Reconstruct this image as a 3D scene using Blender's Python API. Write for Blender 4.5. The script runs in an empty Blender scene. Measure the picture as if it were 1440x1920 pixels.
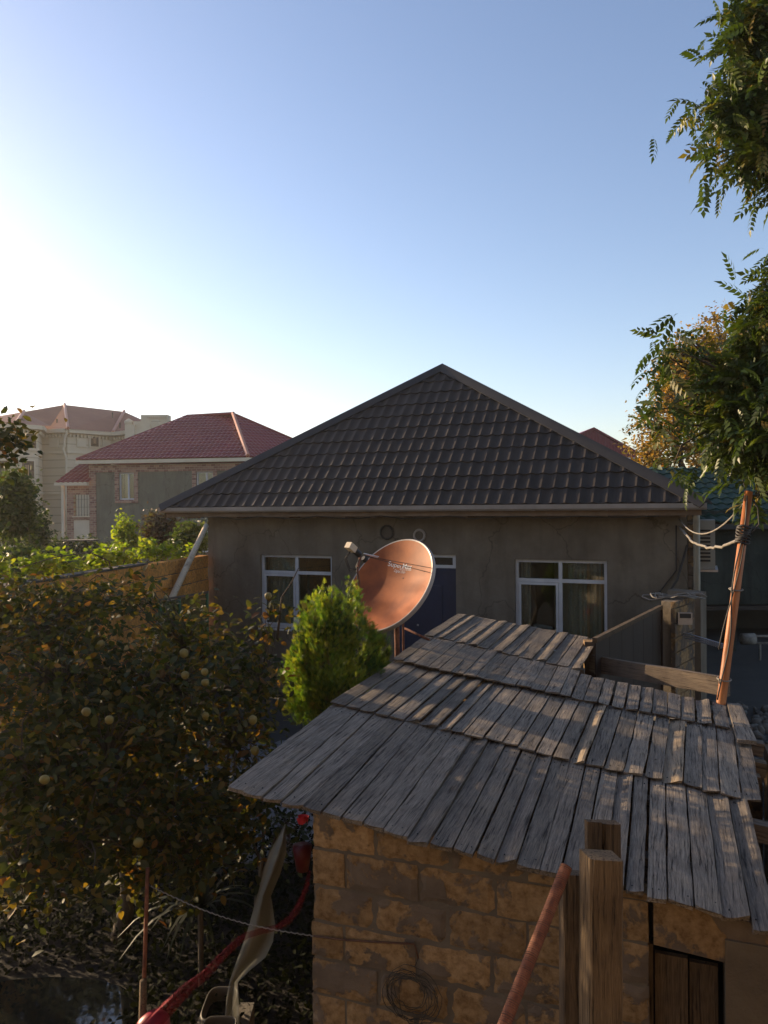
import bpy, bmesh, math, random
import numpy as np
from mathutils import Vector, Matrix, noise as mnoise
random.seed(7); RNG = np.random.default_rng(11)
R = math.radians
SC = bpy.context.scene
COL = SC.collection

# ------------------------------------------------------------------ camera
CZ = 3.6; FPX = 1440.0
_roll, _pitch = R(.5), R(-.44)
FWD = np.array([0, math.cos(_pitch), math.sin(_pitch)])
_u0 = np.cross([1., 0, 0], FWD)
RT = np.array([1., 0, 0]) * math.cos(_roll) - _u0 * math.sin(_roll)
UP = _u0 * math.cos(_roll) + np.array([1., 0, 0]) * math.sin(_roll)
CAM = np.array([0, 0, CZ])
cd = bpy.data.cameras.new('camera'); cam = bpy.data.objects.new('camera', cd); COL.objects.link(cam)
cd.sensor_fit = 'VERTICAL'; cd.sensor_height = 36; cd.lens = 36 * FPX / 1920; cd.clip_end = 2000; cd.clip_start = .05
cam.matrix_world = Matrix(((RT[0], UP[0], -FWD[0], 0), (RT[1], UP[1], -FWD[1], 0), (RT[2], UP[2], -FWD[2], CZ), (0, 0, 0, 1)))
SC.camera = cam

# ------------------------------------------------------------------ light
SUN_HEAD, SUN_EL = -56.5, 13.5      # heading from +Y, clockwise positive; elevation
SKY_STRENGTH = .118; SUN_STRENGTH = 5.0; EXPOSURE = 1.0
w = bpy.data.worlds.new('World'); SC.world = w; w.use_nodes = True
wn = w.node_tree.nodes; wl = w.node_tree.links
sky = wn.new('ShaderNodeTexSky'); sky.sky_type = 'NISHITA'; sky.sun_disc = False
sky.sun_elevation = R(SUN_EL); sky.sun_rotation = R(SUN_HEAD); sky.altitude = 0
sky.air_density = 1.0; sky.dust_density = .8; sky.ozone_density = 1.3
tint = wn.new('ShaderNodeVectorMath'); tint.operation = 'MULTIPLY'; tint.inputs[1].default_value = (1.05, .985, 1.06)
wl.new(sky.outputs[0], tint.inputs[0]); wl.new(tint.outputs[0], wn['Background'].inputs[0]); wn['Background'].inputs[1].default_value = SKY_STRENGTH
sd = bpy.data.lights.new('sun', 'SUN'); sd.energy = SUN_STRENGTH; sd.angle = R(.55); sd.color = (1, .74, .46)
sun = bpy.data.objects.new('sun', sd); COL.objects.link(sun)
SUNV = Vector((math.sin(R(SUN_HEAD)) * math.cos(R(SUN_EL)), math.cos(R(SUN_HEAD)) * math.cos(R(SUN_EL)), math.sin(R(SUN_EL))))
sun.rotation_euler = SUNV.to_track_quat('Z', 'Y').to_euler(); sun.location = (-20, 15, 20)
SC.view_settings.view_transform = 'Standard'; SC.view_settings.look = 'None'
SC.view_settings.exposure = EXPOSURE; SC.view_settings.gamma = 1
SC.view_settings.use_curve_mapping = False
SC.render.engine = 'CYCLES'
SC.cycles.max_bounces = 8; SC.cycles.diffuse_bounces = 4; SC.cycles.transparent_max_bounces = 16
SC.cycles.sample_clamp_indirect = 6

# ------------------------------------------------------------------ surveying helpers
def ray(px, py): return FWD + RT * (px - 720) / FPX - UP * (py - 960) / FPX
def atz(px, py, z): d = ray(px, py); return CAM + d * (z - CZ) / d[2]        # on a level
def aty(px, py, y): d = ray(px, py); return CAM + d * y / d[1]               # at a distance
def atp(px, py, p, n): d = ray(px, py); return CAM + d * (np.dot(np.array(p) - CAM, n) / np.dot(d, n))
def V(*a): return np.array(a, float)
def nrm(v): v = np.array(v, float); return v / np.linalg.norm(v)

# ------------------------------------------------------------------ materials
def newmat(name):
    m = bpy.data.materials.new(name); m.use_nodes = True
    return m, m.node_tree.nodes, m.node_tree.links, m.node_tree.nodes['Principled BSDF']
def node(ns, t, **kw):
    n = ns.new(t)
    for k, v in kw.items():
        if isinstance(k, str) and k.startswith('i_'): n.inputs[k[2:]].default_value = v
        else: setattr(n, k, v)
    return n
def ramp(ns, stops):
    r = ns.new('ShaderNodeValToRGB'); e = r.color_ramp.elements
    while len(e) < len(stops): e.new(.5)
    for i, (p, c) in enumerate(stops):
        e[i].position = p; e[i].color = (*c, 1) if len(c) == 3 else c
    return r
def coords(ns, ls, mode='obj', scale=(1, 1, 1), rot=(0, 0, 0), rnd=False):
    if mode == 'pos': src = ns.new('ShaderNodeNewGeometry').outputs['Position']
    else: src = ns.new('ShaderNodeTexCoord').outputs['Object']
    mp = ns.new('ShaderNodeMapping'); mp.inputs['Scale'].default_value = scale; mp.inputs['Rotation'].default_value = rot
    ls.new(src, mp.inputs['Vector'])
    if rnd:
        oi = ns.new('ShaderNodeObjectInfo'); m = node(ns, 'ShaderNodeMath', operation='MULTIPLY'); m.inputs[1].default_value = 60
        ls.new(oi.outputs['Random'], m.inputs[0]); ls.new(m.outputs[0], mp.inputs['Location'])
    return mp.outputs[0]
def nmat(name, stops, scale=6, rough=.85, bump=.3, bscale=None, mode='pos', detail=8, metallic=0, stretch=(1, 1, 1), dist=.02, rnd=0.0, spec=.35):
    m, ns, ls, b = newmat(name)
    c = coords(ns, ls, mode, stretch, rnd=(mode == 'obj'))
    n = node(ns, 'ShaderNodeTexNoise', i_Scale=scale, i_Detail=detail, i_Roughness=.62); ls.new(c, n.inputs['Vector'])
    r = ramp(ns, stops); ls.new(n.outputs['Fac'], r.inputs[0]); out = r.outputs[0]
    if rnd:
        oi = ns.new('ShaderNodeObjectInfo'); mr = node(ns, 'ShaderNodeMapRange'); mr.inputs['To Min'].default_value = 1 - rnd; mr.inputs['To Max'].default_value = 1 + rnd
        ls.new(oi.outputs['Random'], mr.inputs['Value'])
        mx = node(ns, 'ShaderNodeVectorMath', operation='SCALE'); ls.new(out, mx.inputs[0]); ls.new(mr.outputs[0], mx.inputs['Scale']); out = mx.outputs[0]
    ls.new(out, b.inputs['Base Color']); b.inputs['Roughness'].default_value = rough; b.inputs['Metallic'].default_value = metallic
    b.inputs['Specular IOR Level'].default_value = spec
    if bump:
        n2 = node(ns, 'ShaderNodeTexNoise', i_Scale=bscale or scale * 5, i_Detail=8, i_Roughness=.65); ls.new(c, n2.inputs['Vector'])
        bp = node(ns, 'ShaderNodeBump', i_Strength=bump, i_Distance=dist); ls.new(n2.outputs['Fac'], bp.inputs['Height']); ls.new(bp.outputs[0], b.inputs['Normal'])
    return m

def wood_mat(name, dark, mid, light, warm=None, rnd=.25):
    """weathered timber, grain along local Y"""
    m, ns, ls, b = newmat(name)
    c = coords(ns, ls, 'obj', (1, 1, 1), rnd=True)
    warp = node(ns, 'ShaderNodeTexNoise', i_Scale=3.2, i_Detail=2); ls.new(c, warp.inputs['Vector'])
    add = node(ns, 'ShaderNodeVectorMath', operation='MULTIPLY_ADD'); ls.new(warp.outputs['Color'], add.inputs[0]); add.inputs[1].default_value = (.022, 0, .022); ls.new(c, add.inputs[2])
    mp = ns.new('ShaderNodeMapping'); mp.inputs['Scale'].default_value = (1, .03, 1); ls.new(add.outputs[0], mp.inputs[0])
    g = node(ns, 'ShaderNodeTexNoise', i_Scale=330, i_Detail=4, i_Roughness=.7); ls.new(mp.outputs[0], g.inputs['Vector'])
    g2 = node(ns, 'ShaderNodeTexNoise', i_Scale=95, i_Detail=5, i_Roughness=.62); ls.new(mp.outputs[0], g2.inputs['Vector'])
    blot = node(ns, 'ShaderNodeTexNoise', i_Scale=5.5, i_Detail=5); ls.new(c, blot.inputs['Vector'])
    kn = node(ns, 'ShaderNodeTexVoronoi', i_Scale=3.1); mk = ns.new('ShaderNodeMapping'); mk.inputs['Scale'].default_value = (2.0, .9, 1); ls.new(c, mk.inputs[0]); ls.new(mk.outputs[0], kn.inputs['Vector'])
    knr = ramp(ns, [(.0, (1, 1, 1)), (.035, (.9, .9, .9)), (.065, (0, 0, 0))]); ls.new(kn.outputs['Distance'], knr.inputs[0])
    s = node(ns, 'ShaderNodeMath', operation='ADD'); ls.new(g.outputs['Fac'], s.inputs[0]); ls.new(g2.outputs['Fac'], s.inputs[1])
    s2 = node(ns, 'ShaderNodeMath', operation='MULTIPLY'); s2.inputs[1].default_value = .5; ls.new(s.outputs[0], s2.inputs[0])
    r = ramp(ns, [(.36, dark), (.47, mid), (.62, light)]); ls.new(s2.outputs[0], r.inputs[0])
    # open cracks
    crk = ramp(ns, [(.33, (.12, .1, .09)), (.4, (1, 1, 1))]); ls.new(g2.outputs['Fac'], crk.inputs[0])
    mx = node(ns, 'ShaderNodeMixRGB', blend_type='MULTIPLY', i_Fac=.8); ls.new(r.outputs[0], mx.inputs[1]); ls.new(crk.outputs[0], mx.inputs[2])
    br = ramp(ns, [(.3, (.74, .72, .7)), (.5, (1, 1, 1)), (.72, warm or (1.12, 1.08, 1.0))]); ls.new(blot.outputs['Fac'], br.inputs[0])
    m2 = node(ns, 'ShaderNodeMixRGB', blend_type='MULTIPLY', i_Fac=1); ls.new(mx.outputs[0], m2.inputs[1]); ls.new(br.outputs[0], m2.inputs[2])
    m3 = node(ns, 'ShaderNodeMixRGB', blend_type='MIX'); m3.inputs[2].default_value = (dark[0] * .5, dark[1] * .45, dark[2] * .4, 1)
    ls.new(knr.outputs[0], m3.inputs[0]); ls.new(m2.outputs[0], m3.inputs[1])
    oi = ns.new('ShaderNodeObjectInfo'); mr = node(ns, 'ShaderNodeMapRange'); mr.inputs['To Min'].default_value = 1 - rnd; mr.inputs['To Max'].default_value = 1 + rnd
    ls.new(oi.outputs['Random'], mr.inputs['Value'])
    sc = node(ns, 'ShaderNodeVectorMath', operation='SCALE'); ls.new(m3.outputs[0], sc.inputs[0]); ls.new(mr.outputs[0], sc.inputs['Scale'])
    ls.new(sc.outputs[0], b.inputs['Base Color']); b.inputs['Roughness'].default_value = .82; b.inputs['Specular IOR Level'].default_value = .3
    h = node(ns, 'ShaderNodeMath', operation='MULTIPLY'); ls.new(s2.outputs[0], h.inputs[0]); ls.new(crk.outputs[0], h.inputs[1])
    bp = node(ns, 'ShaderNodeBump', i_Strength=.9, i_Distance=.012); ls.new(h.outputs[0], bp.inputs['Height']); ls.new(bp.outputs[0], b.inputs['Normal'])
    return m

def leaf_mat(name, stops, trans=.45, gloss=.45, tint=(1.25, 1.3, .5)):
    m, ns, ls, b = newmat(name)
    at = node(ns, 'ShaderNodeAttribute', attribute_name='rnd'); oi = ns.new('ShaderNodeObjectInfo')
    a = node(ns, 'ShaderNodeMath', operation='ADD'); ls.new(at.outputs['Fac'], a.inputs[0]); ls.new(oi.outputs['Random'], a.inputs[1])
    f = node(ns, 'ShaderNodeMath', operation='FRACT'); ls.new(a.outputs[0], f.inputs[0])
    r = ramp(ns, stops); ls.new(f.outputs[0], r.inputs[0])
    ls.new(r.outputs[0], b.inputs['Base Color']); b.inputs['Roughness'].default_value = gloss; b.inputs['Specular IOR Level'].default_value = .4 if gloss < .8 else .05
    t = ns.new('ShaderNodeBsdfTranslucent'); tm = node(ns, 'ShaderNodeVectorMath', operation='MULTIPLY'); tm.inputs[1].default_value = tint
    ls.new(r.outputs[0], tm.inputs[0]); ls.new(tm.outputs[0], t.inputs[0])
    mx = node(ns, 'ShaderNodeMixShader', i_Fac=trans); ls.new(b.outputs[0], mx.inputs[1]); ls.new(t.outputs[0], mx.inputs[2])
    ls.new(mx.outputs[0], ns['Material Output'].inputs[0])
    return m

M = {}
M['plank'] = wood_mat('weathered_grey_board', (.05, .04, .032), (.15, .124, .098), (.28, .232, .178), rnd=.25)
M['timber'] = wood_mat('brown_timber', (.045, .03, .018), (.13, .088, .05), (.2, .14, .08), rnd=.12)
M['timber_dark'] = wood_mat('dark_timber', (.03, .02, .012), (.07, .047, .028), (.12, .083, .05), rnd=.15)
M['beam'] = wood_mat('grey_brown_beam', (.07, .048, .036), (.13, .1, .075), (.19, .15, .11), rnd=.1)
M['pale_wood'] = wood_mat('pale_peeled_pole', (.3, .22, .14), (.5, .4, .28), (.6, .5, .36), rnd=.05)
def render_mat(name, stops, streak=.5):
    """cement render with trowel patches, hairline cracks and run-off streaks"""
    m, ns, ls, b = newmat(name); p = coords(ns, ls, 'pos')
    n = node(ns, 'ShaderNodeTexNoise', i_Scale=1.1, i_Detail=9, i_Roughness=.62); ls.new(p, n.inputs['Vector']); r = ramp(ns, stops); ls.new(n.outputs['Fac'], r.inputs[0])
    mp = ns.new('ShaderNodeMapping'); mp.inputs['Scale'].default_value = (3.2, 3.2, .5); ls.new(p, mp.inputs[0]); st = node(ns, 'ShaderNodeTexNoise', i_Scale=1.3, i_Detail=6, i_Roughness=.6); ls.new(mp.outputs[0], st.inputs['Vector'])
    sr = ramp(ns, [(.38, (1 - streak, 1 - streak, 1 - streak * .95)), (.56, (1, 1, 1))]); ls.new(st.outputs['Fac'], sr.inputs[0])
    mx = node(ns, 'ShaderNodeMixRGB', blend_type='MULTIPLY', i_Fac=.75); ls.new(r.outputs[0], mx.inputs[1]); ls.new(sr.outputs[0], mx.inputs[2])
    v = node(ns, 'ShaderNodeTexVoronoi', i_Scale=.55, feature='DISTANCE_TO_EDGE'); wv = node(ns, 'ShaderNodeTexNoise', i_Scale=2.5, i_Detail=6); ls.new(p, wv.inputs['Vector'])
    ad = node(ns, 'ShaderNodeVectorMath', operation='MULTIPLY_ADD'); ad.inputs[1].default_value = (.6, .6, .6); ls.new(wv.outputs['Color'], ad.inputs[0]); ls.new(p, ad.inputs[2]); ls.new(ad.outputs[0], v.inputs['Vector'])
    cr = ramp(ns, [(.002, (.35, .33, .3)), (.006, (1, 1, 1))]); ls.new(v.outputs['Distance'], cr.inputs[0])
    m2 = node(ns, 'ShaderNodeMixRGB', blend_type='MULTIPLY', i_Fac=.6); ls.new(mx.outputs[0], m2.inputs[1]); ls.new(cr.outputs[0], m2.inputs[2])
    bl = node(ns, 'ShaderNodeTexNoise', i_Scale=4.5, i_Detail=8, i_Roughness=.7); ls.new(p, bl.inputs['Vector']); br = ramp(ns, [(.6, (1, 1, 1)), (.7, (1.3, 1.27, 1.2))]); ls.new(bl.outputs['Fac'], br.inputs[0])
    m3 = node(ns, 'ShaderNodeMixRGB', blend_type='MULTIPLY', i_Fac=.8); ls.new(m2.outputs[0], m3.inputs[1]); ls.new(br.outputs[0], m3.inputs[2])
    ls.new(m3.outputs[0], b.inputs['Base Color']); b.inputs['Roughness'].default_value = .96; b.inputs['Specular IOR Level'].default_value = .15
    n2 = node(ns, 'ShaderNodeTexNoise', i_Scale=16, i_Detail=8, i_Roughness=.65); ls.new(p, n2.inputs['Vector']); bp = node(ns, 'ShaderNodeBump', i_Strength=.45, i_Distance=.02); ls.new(n2.outputs['Fac'], bp.inputs['Height']); ls.new(bp.outputs[0], b.inputs['Normal'])
    return m
M['plaster'] = render_mat('grey_cement_render', [(.3, (.105, .086, .064)), (.5, (.15, .125, .094)), (.68, (.19, .16, .122))], .22)
M['plaster_rough'] = nmat('rough_mortar', [(.3, (.075, .06, .045)), (.6, (.12, .1, .076))], 3, .95, .6, 20)
M['soffit'] = nmat('soffit_board', [(.3, (.12, .08, .05)), (.7, (.22, .15, .1))], 3, .8, .2, 20)
M['pvc'] = nmat('white_pvc', [(.3, (.42, .42, .43)), (.7, (.55, .55, .55))], 4, .4, .02)
M['gutter'] = nmat('painted_gutter', [(.3, (.27, .24, .21)), (.7, (.36, .32, .29))], 3, .38, .05)
M['black_roof'] = nmat('dark_coated_metal_tile', [(.3, (.028, .022, .018)), (.6, (.038, .031, .026)), (.8, (.052, .044, .037))], 2.2, .6, .12, 60, dist=.004, rnd=.1, spec=.2)
M['black_cap'] = nmat('dark_ridge_flashing', [(.3, (.024, .022, .022)), (.7, (.034, .032, .031))], 3, .6, .04)
M['red_roof'] = nmat('burgundy_metal_tile', [(.3, (.14, .014, .022)), (.7, (.21, .026, .034))], .8, .38, .05)
M['red_cap'] = nmat('salmon_ridge_cap', [(.3, (.36, .14, .09)), (.7, (.46, .2, .13))], 1, .45, .05)
M['green_roof'] = nmat('green_metal_tile', [(.3, (.008, .034, .022)), (.7, (.014, .048, .032))], .8, .6, .05)
M['brown_roof'] = nmat('red_brown_far_roof', [(.3, (.17, .06, .04)), (.7, (.24, .095, .06))], .5, .7, .1)
M['beige'] = None
M['render_green'] = render_mat('grey_green_render', [(.3, (.115, .118, .092)), (.7, (.16, .162, .125))], .25)
M['cream'] = nmat('cream_trim', [(.3, (.5, .42, .3)), (.7, (.6, .52, .4))], 1, .7, .05)
M['lime'] = None
M['rust'] = nmat('rusty_iron', [(.3, (.06, .022, .014)), (.5, (.17, .058, .028)), (.7, (.26, .11, .055))], 18, .8, .5, 60, dist=.004)
M['orange_pipe'] = nmat('orange_primed_pipe', [(.3, (.16, .055, .022)), (.5, (.36, .125, .038)), (.7, (.46, .18, .06))], 7, .5, .2, 40, stretch=(1, 1, .2))
M['steel'] = nmat('grey_steel', [(.3, (.3, .3, .31)), (.7, (.45, .45, .46))], 8, .35, .1, metallic=.7)
M['black_plastic'] = nmat('black_plastic', [(.3, (.012, .012, .013)), (.7, (.022, .022, .024))], 8, .45, .05)
M['wire_dark'] = nmat('dark_cable', [(.3, (.02, .017, .015)), (.7, (.04, .035, .03))], 8, .6, 0)
M['wire_rust'] = nmat('rusty_wire', [(.3, (.05, .025, .015)), (.7, (.11, .05, .025))], 20, .7, 0)
M['wire_pale'] = nmat('pale_cable', [(.3, (.14, .125, .105)), (.7, (.24, .22, .19))], 8, .6, 0)
M['navy'] = nmat('navy_painted_door', [(.3, (.012, .018, .045)), (.7, (.018, .028, .065))], 3, .4, .05)
M['gate'] = nmat('brown_gate_sheet', [(.3, (.018, .011, .008)), (.7, (.032, .02, .014))], 2, .6, .1)
M['cream_pipe'] = nmat('cream_downpipe', [(.3, (.36, .33, .27)), (.7, (.45, .42, .34))], 3, .5, .05)
M['ac'] = nmat('yellowed_ac_casing', [(.3, (.25, .23, .19)), (.7, (.32, .3, .25))], 3, .5, .03)
M['bark'] = nmat('bark', [(.3, (.04, .03, .022)), (.7, (.12, .095, .07))], 12, .95, .8, 40, stretch=(1, 1, .25))
M['soil'] = nmat('dark_soil', [(.3, (.01, .008, .006)), (.55, (.017, .014, .01)), (.7, (.022, .02, .012))], 2.5, .98, .8, 12, dist=.05)
M['concrete'] = nmat('yard_concrete', [(.3, (.035, .032, .027)), (.7, (.058, .053, .045))], .9, .9, .3, 12)
M['rubble'] = nmat('rubble_stone', [(.3, (.1, .09, .075)), (.7, (.22, .2, .17))], 9, .95, .5, 40, mode='obj', rnd=.35)
M['paver'] = nmat('hex_paver', [(.3, (.12, .12, .118)), (.7, (.18, .178, .172))], 12, .9, .3, 60, mode='obj', rnd=.15)
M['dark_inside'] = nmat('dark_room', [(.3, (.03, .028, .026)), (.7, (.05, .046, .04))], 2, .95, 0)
M['pot_red'] = nmat('dull_red_plastic', [(.3, (.09, .008, .008)), (.7, (.13, .01, .01))], 3, .5, .03)
M['rose'] = nmat('rose_petal', [(.3, (.65, .03, .04)), (.7, (.8, .06, .08))], 9, .6, 0)
M['pink'] = nmat('magenta_plastic', [(.3, (.22, .01, .03)), (.7, (.3, .014, .045))], 3, .4, 0)
M['tub'] = nmat('dirty_white_tub', [(.3, (.08, .072, .06)), (.7, (.12, .108, .09))], 4, .5, .1)
M['fruit'] = nmat('quince_skin', [(.3, (.13, .1, .025)), (.7, (.22, .17, .04))], 14, .6, .15)
M['leaf_quince'] = leaf_mat('quince_leaf', [(0, (.02, .03, .008)), (.4, (.04, .054, .012)), (.72, (.08, .075, .018)), (.9, (.17, .12, .025)), (1, (.14, .06, .018))], .5, .6, (1.5, 1.3, .5))
M['leaf_ash'] = leaf_mat('ash_leaf', [(0, (.03, .05, .01)), (.5, (.05, .08, .014)), (.85, (.085, .11, .02)), (.95, (.16, .13, .03)), (1, (.22, .15, .04))], .35, .45)
M['leaf_autumn'] = leaf_mat('autumn_leaf', [(0, (.16, .14, .02)), (.5, (.32, .21, .025)), (.85, (.4, .23, .025)), (1, (.3, .13, .02))], .4, .6, (1.2, 1.1, .5))
M['leaf_vine'] = leaf_mat('vine_leaf', [(0, (.09, .14, .015)), (.6, (.16, .21, .02)), (1, (.24, .24, .03))], .55, .5, (1.5, 1.6, .5))
M['leaf_dark'] = leaf_mat('shrub_leaf', [(0, (.02, .035, .012)), (.6, (.04, .06, .018)), (1, (.075, .085, .025))], .35, .5)
M['leaf_mid'] = leaf_mat('garden_leaf', [(0, (.035, .055, .014)), (.6, (.06, .09, .02)), (1, (.1, .115, .03))], .4, .5)
M['leaf_thuja'] = leaf_mat('conifer_spray', [(0, (.02, .045, .01)), (.35, (.05, .11, .017)), (.7, (.12, .2, .026)), (.94, (.26, .28, .035)), (1, (.13, .08, .03))], .45, .5, (1.3, 1.4, .5))
M['leaf_red'] = leaf_mat('purple_shrub_leaf', [(0, (.05, .03, .02)), (.6, (.08, .05, .03)), (1, (.07, .08, .03))], .35, .5)
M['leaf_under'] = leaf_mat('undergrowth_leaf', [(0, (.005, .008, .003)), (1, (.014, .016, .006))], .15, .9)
M['leaf_sword'] = leaf_mat('sword_leaf', [(0, (.02, .028, .014)), (1, (.035, .046, .02))], .15, .6)

def lime_mat(name, smear=.5, dark=1.0, warm=(1, 1, 1)):
    """sawn shell-limestone block with grey mortar smeared over it in irregular patches"""
    m, ns, ls, b = newmat(name)
    p = coords(ns, ls, 'pos')
    n = node(ns, 'ShaderNodeTexNoise', i_Scale=22, i_Detail=8, i_Roughness=.7); ls.new(p, n.inputs['Vector'])
    r = ramp(ns, [(.32, (.12 * dark, .07 * dark, .03 * dark)), (.5, (.23 * dark * warm[0], .148 * dark * warm[1], .074 * dark * warm[2])), (.66, (.3 * dark * warm[0], .2 * dark * warm[1], .105 * dark * warm[2]))]); ls.new(n.outputs['Fac'], r.inputs[0])
    oi = ns.new('ShaderNodeObjectInfo'); mr = node(ns, 'ShaderNodeMapRange'); mr.inputs['To Min'].default_value = .78; mr.inputs['To Max'].default_value = 1.2; ls.new(oi.outputs['Random'], mr.inputs['Value'])
    sc = node(ns, 'ShaderNodeVectorMath', operation='SCALE'); ls.new(r.outputs[0], sc.inputs[0]); ls.new(mr.outputs[0], sc.inputs['Scale'])
    ms = node(ns, 'ShaderNodeTexNoise', i_Scale=4.2, i_Detail=9, i_Roughness=.6, i_Distortion=.25); ls.new(p, ms.inputs['Vector'])
    mk = ramp(ns, [(smear, (0, 0, 0)), (smear + .03, (1, 1, 1))]); ls.new(ms.outputs['Fac'], mk.inputs[0])
    mc = node(ns, 'ShaderNodeTexNoise', i_Scale=7, i_Detail=6); ls.new(p, mc.inputs['Vector'])
    mcr = ramp(ns, [(.3, (.08 * dark, .062 * dark, .047 * dark)), (.7, (.155 * dark, .12 * dark, .09 * dark))]); ls.new(mc.outputs['Fac'], mcr.inputs[0])
    mx = ns.new('ShaderNodeMixRGB'); ls.new(mk.outputs[0], mx.inputs[0]); ls.new(sc.outputs[0], mx.inputs[1]); ls.new(mcr.outputs[0], mx.inputs[2])
    ls.new(mx.outputs[0], b.inputs['Base Color']); b.inputs['Roughness'].default_value = .97; b.inputs['Specular IOR Level'].default_value = .15
    pit = node(ns, 'ShaderNodeTexNoise', i_Scale=120, i_Detail=4, i_Roughness=.7); ls.new(p, pit.inputs['Vector'])
    a = node(ns, 'ShaderNodeMath', operation='MULTIPLY_ADD'); ls.new(mk.outputs[0], a.inputs[0]); a.inputs[1].default_value = .8
    ps = node(ns, 'ShaderNodeMath', operation='ADD'); ls.new(pit.outputs['Fac'], ps.inputs[0]); ls.new(n.outputs['Fac'], ps.inputs[1]); ls.new(ps.outputs[0], a.inputs[2])
    bp = node(ns, 'ShaderNodeBump', i_Strength=.8, i_Distance=.008); ls.new(a.outputs[0], bp.inputs['Height']); ls.new(bp.outputs[0], b.inputs['Normal'])
    return m
M['lime'] = lime_mat('limestone_block_shed', .5, 1.08)
M['lime_wall'] = lime_mat('limestone_block_wall', .72, 1.7, (1.45, 1.0, .5))  # orange pushed up in the colour to add to the bounced sun glow

def brickprint(name, c1, c2, mortar, sx, sz, e):
    """small facing bricks too far away to model; e = horizontal unit vector of the wall"""
    m, ns, ls, b = newmat(name)
    p = ns.new('ShaderNodeNewGeometry').outputs['Position']
    d = node(ns, 'ShaderNodeVectorMath', operation='DOT_PRODUCT'); d.inputs[1].default_value = (e[0], e[1], 0); ls.new(p, d.inputs[0])
    sp = ns.new('ShaderNodeSeparateXYZ'); ls.new(p, sp.inputs[0]); cb = ns.new('ShaderNodeCombineXYZ'); ls.new(d.outputs['Value'], cb.inputs[0]); ls.new(sp.outputs[2], cb.inputs[1])
    bt = node(ns, 'ShaderNodeTexBrick', i_Scale=1.0); bt.inputs['Brick Width'].default_value = sx; bt.inputs['Row Height'].default_value = sz; bt.inputs['Mortar Size'].default_value = sz * .08
    bt.inputs['Color1'].default_value = (*c1, 1); bt.inputs['Color2'].default_value = (*c2, 1); bt.inputs['Mortar'].default_value = (*mortar, 1)
    ls.new(cb.outputs[0], bt.inputs['Vector']); ls.new(bt.outputs['Color'], b.inputs['Base Color']); b.inputs['Roughness'].default_value = .9
    return m
M['facing_brick'] = brickprint('facing_brick', (.33, .2, .15), (.14, .055, .045), (.3, .26, .2), .24, .11, (1, 0))
M['coursed'] = brickprint('pale_coursed_stone', (.5, .42, .3), (.46, .385, .275), (.36, .3, .21), 60, .62, (1, 0))

def glass_mat():
    m, ns, ls, b = newmat('window_glass')
    g = node(ns, 'ShaderNodeBsdfGlossy'); g.inputs['Roughness'].default_value = .03; g.inputs[0].default_value = (.9, .95, 1, 1)
    t = node(ns, 'ShaderNodeBsdfTransparent'); t.inputs[0].default_value = (.82, .86, .84, 1)
    fr = node(ns, 'ShaderNodeFresnel', i_IOR=1.5); mx = ns.new('ShaderNodeMixShader')
    a = node(ns, 'ShaderNodeMath', operation='ADD'); a.inputs[1].default_value = .03; ls.new(fr.outputs[0], a.inputs[0])
    ls.new(a.outputs[0], mx.inputs[0]); ls.new(t.outputs[0], mx.inputs[1]); ls.new(g.outputs[0], mx.inputs[2]); ls.new(mx.outputs[0], ns['Material Output'].inputs[0])
    return m
M['glass'] = glass_mat()
def cloth_mat(name, col, alpha, ring=False):
    m, ns, ls, b = newmat(name)
    b.inputs['Base Color'].default_value = (*col, 1); b.inputs['Roughness'].default_value = .9
    t = ns.new('ShaderNodeBsdfTransparent'); mx = ns.new('ShaderNodeMixShader'); mx.inputs[0].default_value = alpha
    if ring:
        c = coords(ns, ls, 'obj', (1, 1, 1)); v = node(ns, 'ShaderNodeTexVoronoi', i_Scale=11); ls.new(c, v.inputs['Vector'])
        s = node(ns, 'ShaderNodeMath', operation='SINE'); mu = node(ns, 'ShaderNodeMath', operation='MULTIPLY'); mu.inputs[1].default_value = 38; ls.new(v.outputs['Distance'], mu.inputs[0]); ls.new(mu.outputs[0], s.inputs[0])
        mr = node(ns, 'ShaderNodeMapRange'); mr.inputs['From Min'].default_value = -1; mr.inputs['To Min'].default_value = alpha * .55; mr.inputs['To Max'].default_value = min(1, alpha * 1.3); ls.new(s.outputs[0], mr.inputs['Value'])
        ls.new(mr.outputs[0], mx.inputs[0])
    ls.new(t.outputs[0], mx.inputs[1]); ls.new(b.outputs[0], mx.inputs[2]); ls.new(mx.outputs[0], ns['Material Output'].inputs[0])
    return m
M['lace'] = cloth_mat('lace_curtain', (.6, .6, .5), .9, True)
M['drape_and_glint'] = cloth_mat('tan_drape_and_glint', (.55, .38, .22), 1.0)  # also colours the imitated reflection strips in the right window
M['net'] = cloth_mat('white_netting', (.22, .22, .185), .6)
M['tulle'] = cloth_mat('red_tulle', (.24, .008, .018), .6)
m, ns, ls, b = newmat('still_water'); b.inputs['Base Color'].default_value = (.01, .012, .01, 1); b.inputs['Roughness'].default_value = .04
b.inputs['Specular IOR Level'].default_value = .8
c = coords(ns, ls, 'pos'); n = node(ns, 'ShaderNodeTexNoise', i_Scale=5, i_Detail=3); ls.new(c, n.inputs['Vector']); bp = node(ns, 'ShaderNodeBump', i_Strength=.1, i_Distance=.01); ls.new(n.outputs['Fac'], bp.inputs['Height']); ls.new(bp.outputs[0], b.inputs['Normal'])
M['water'] = m

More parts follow.
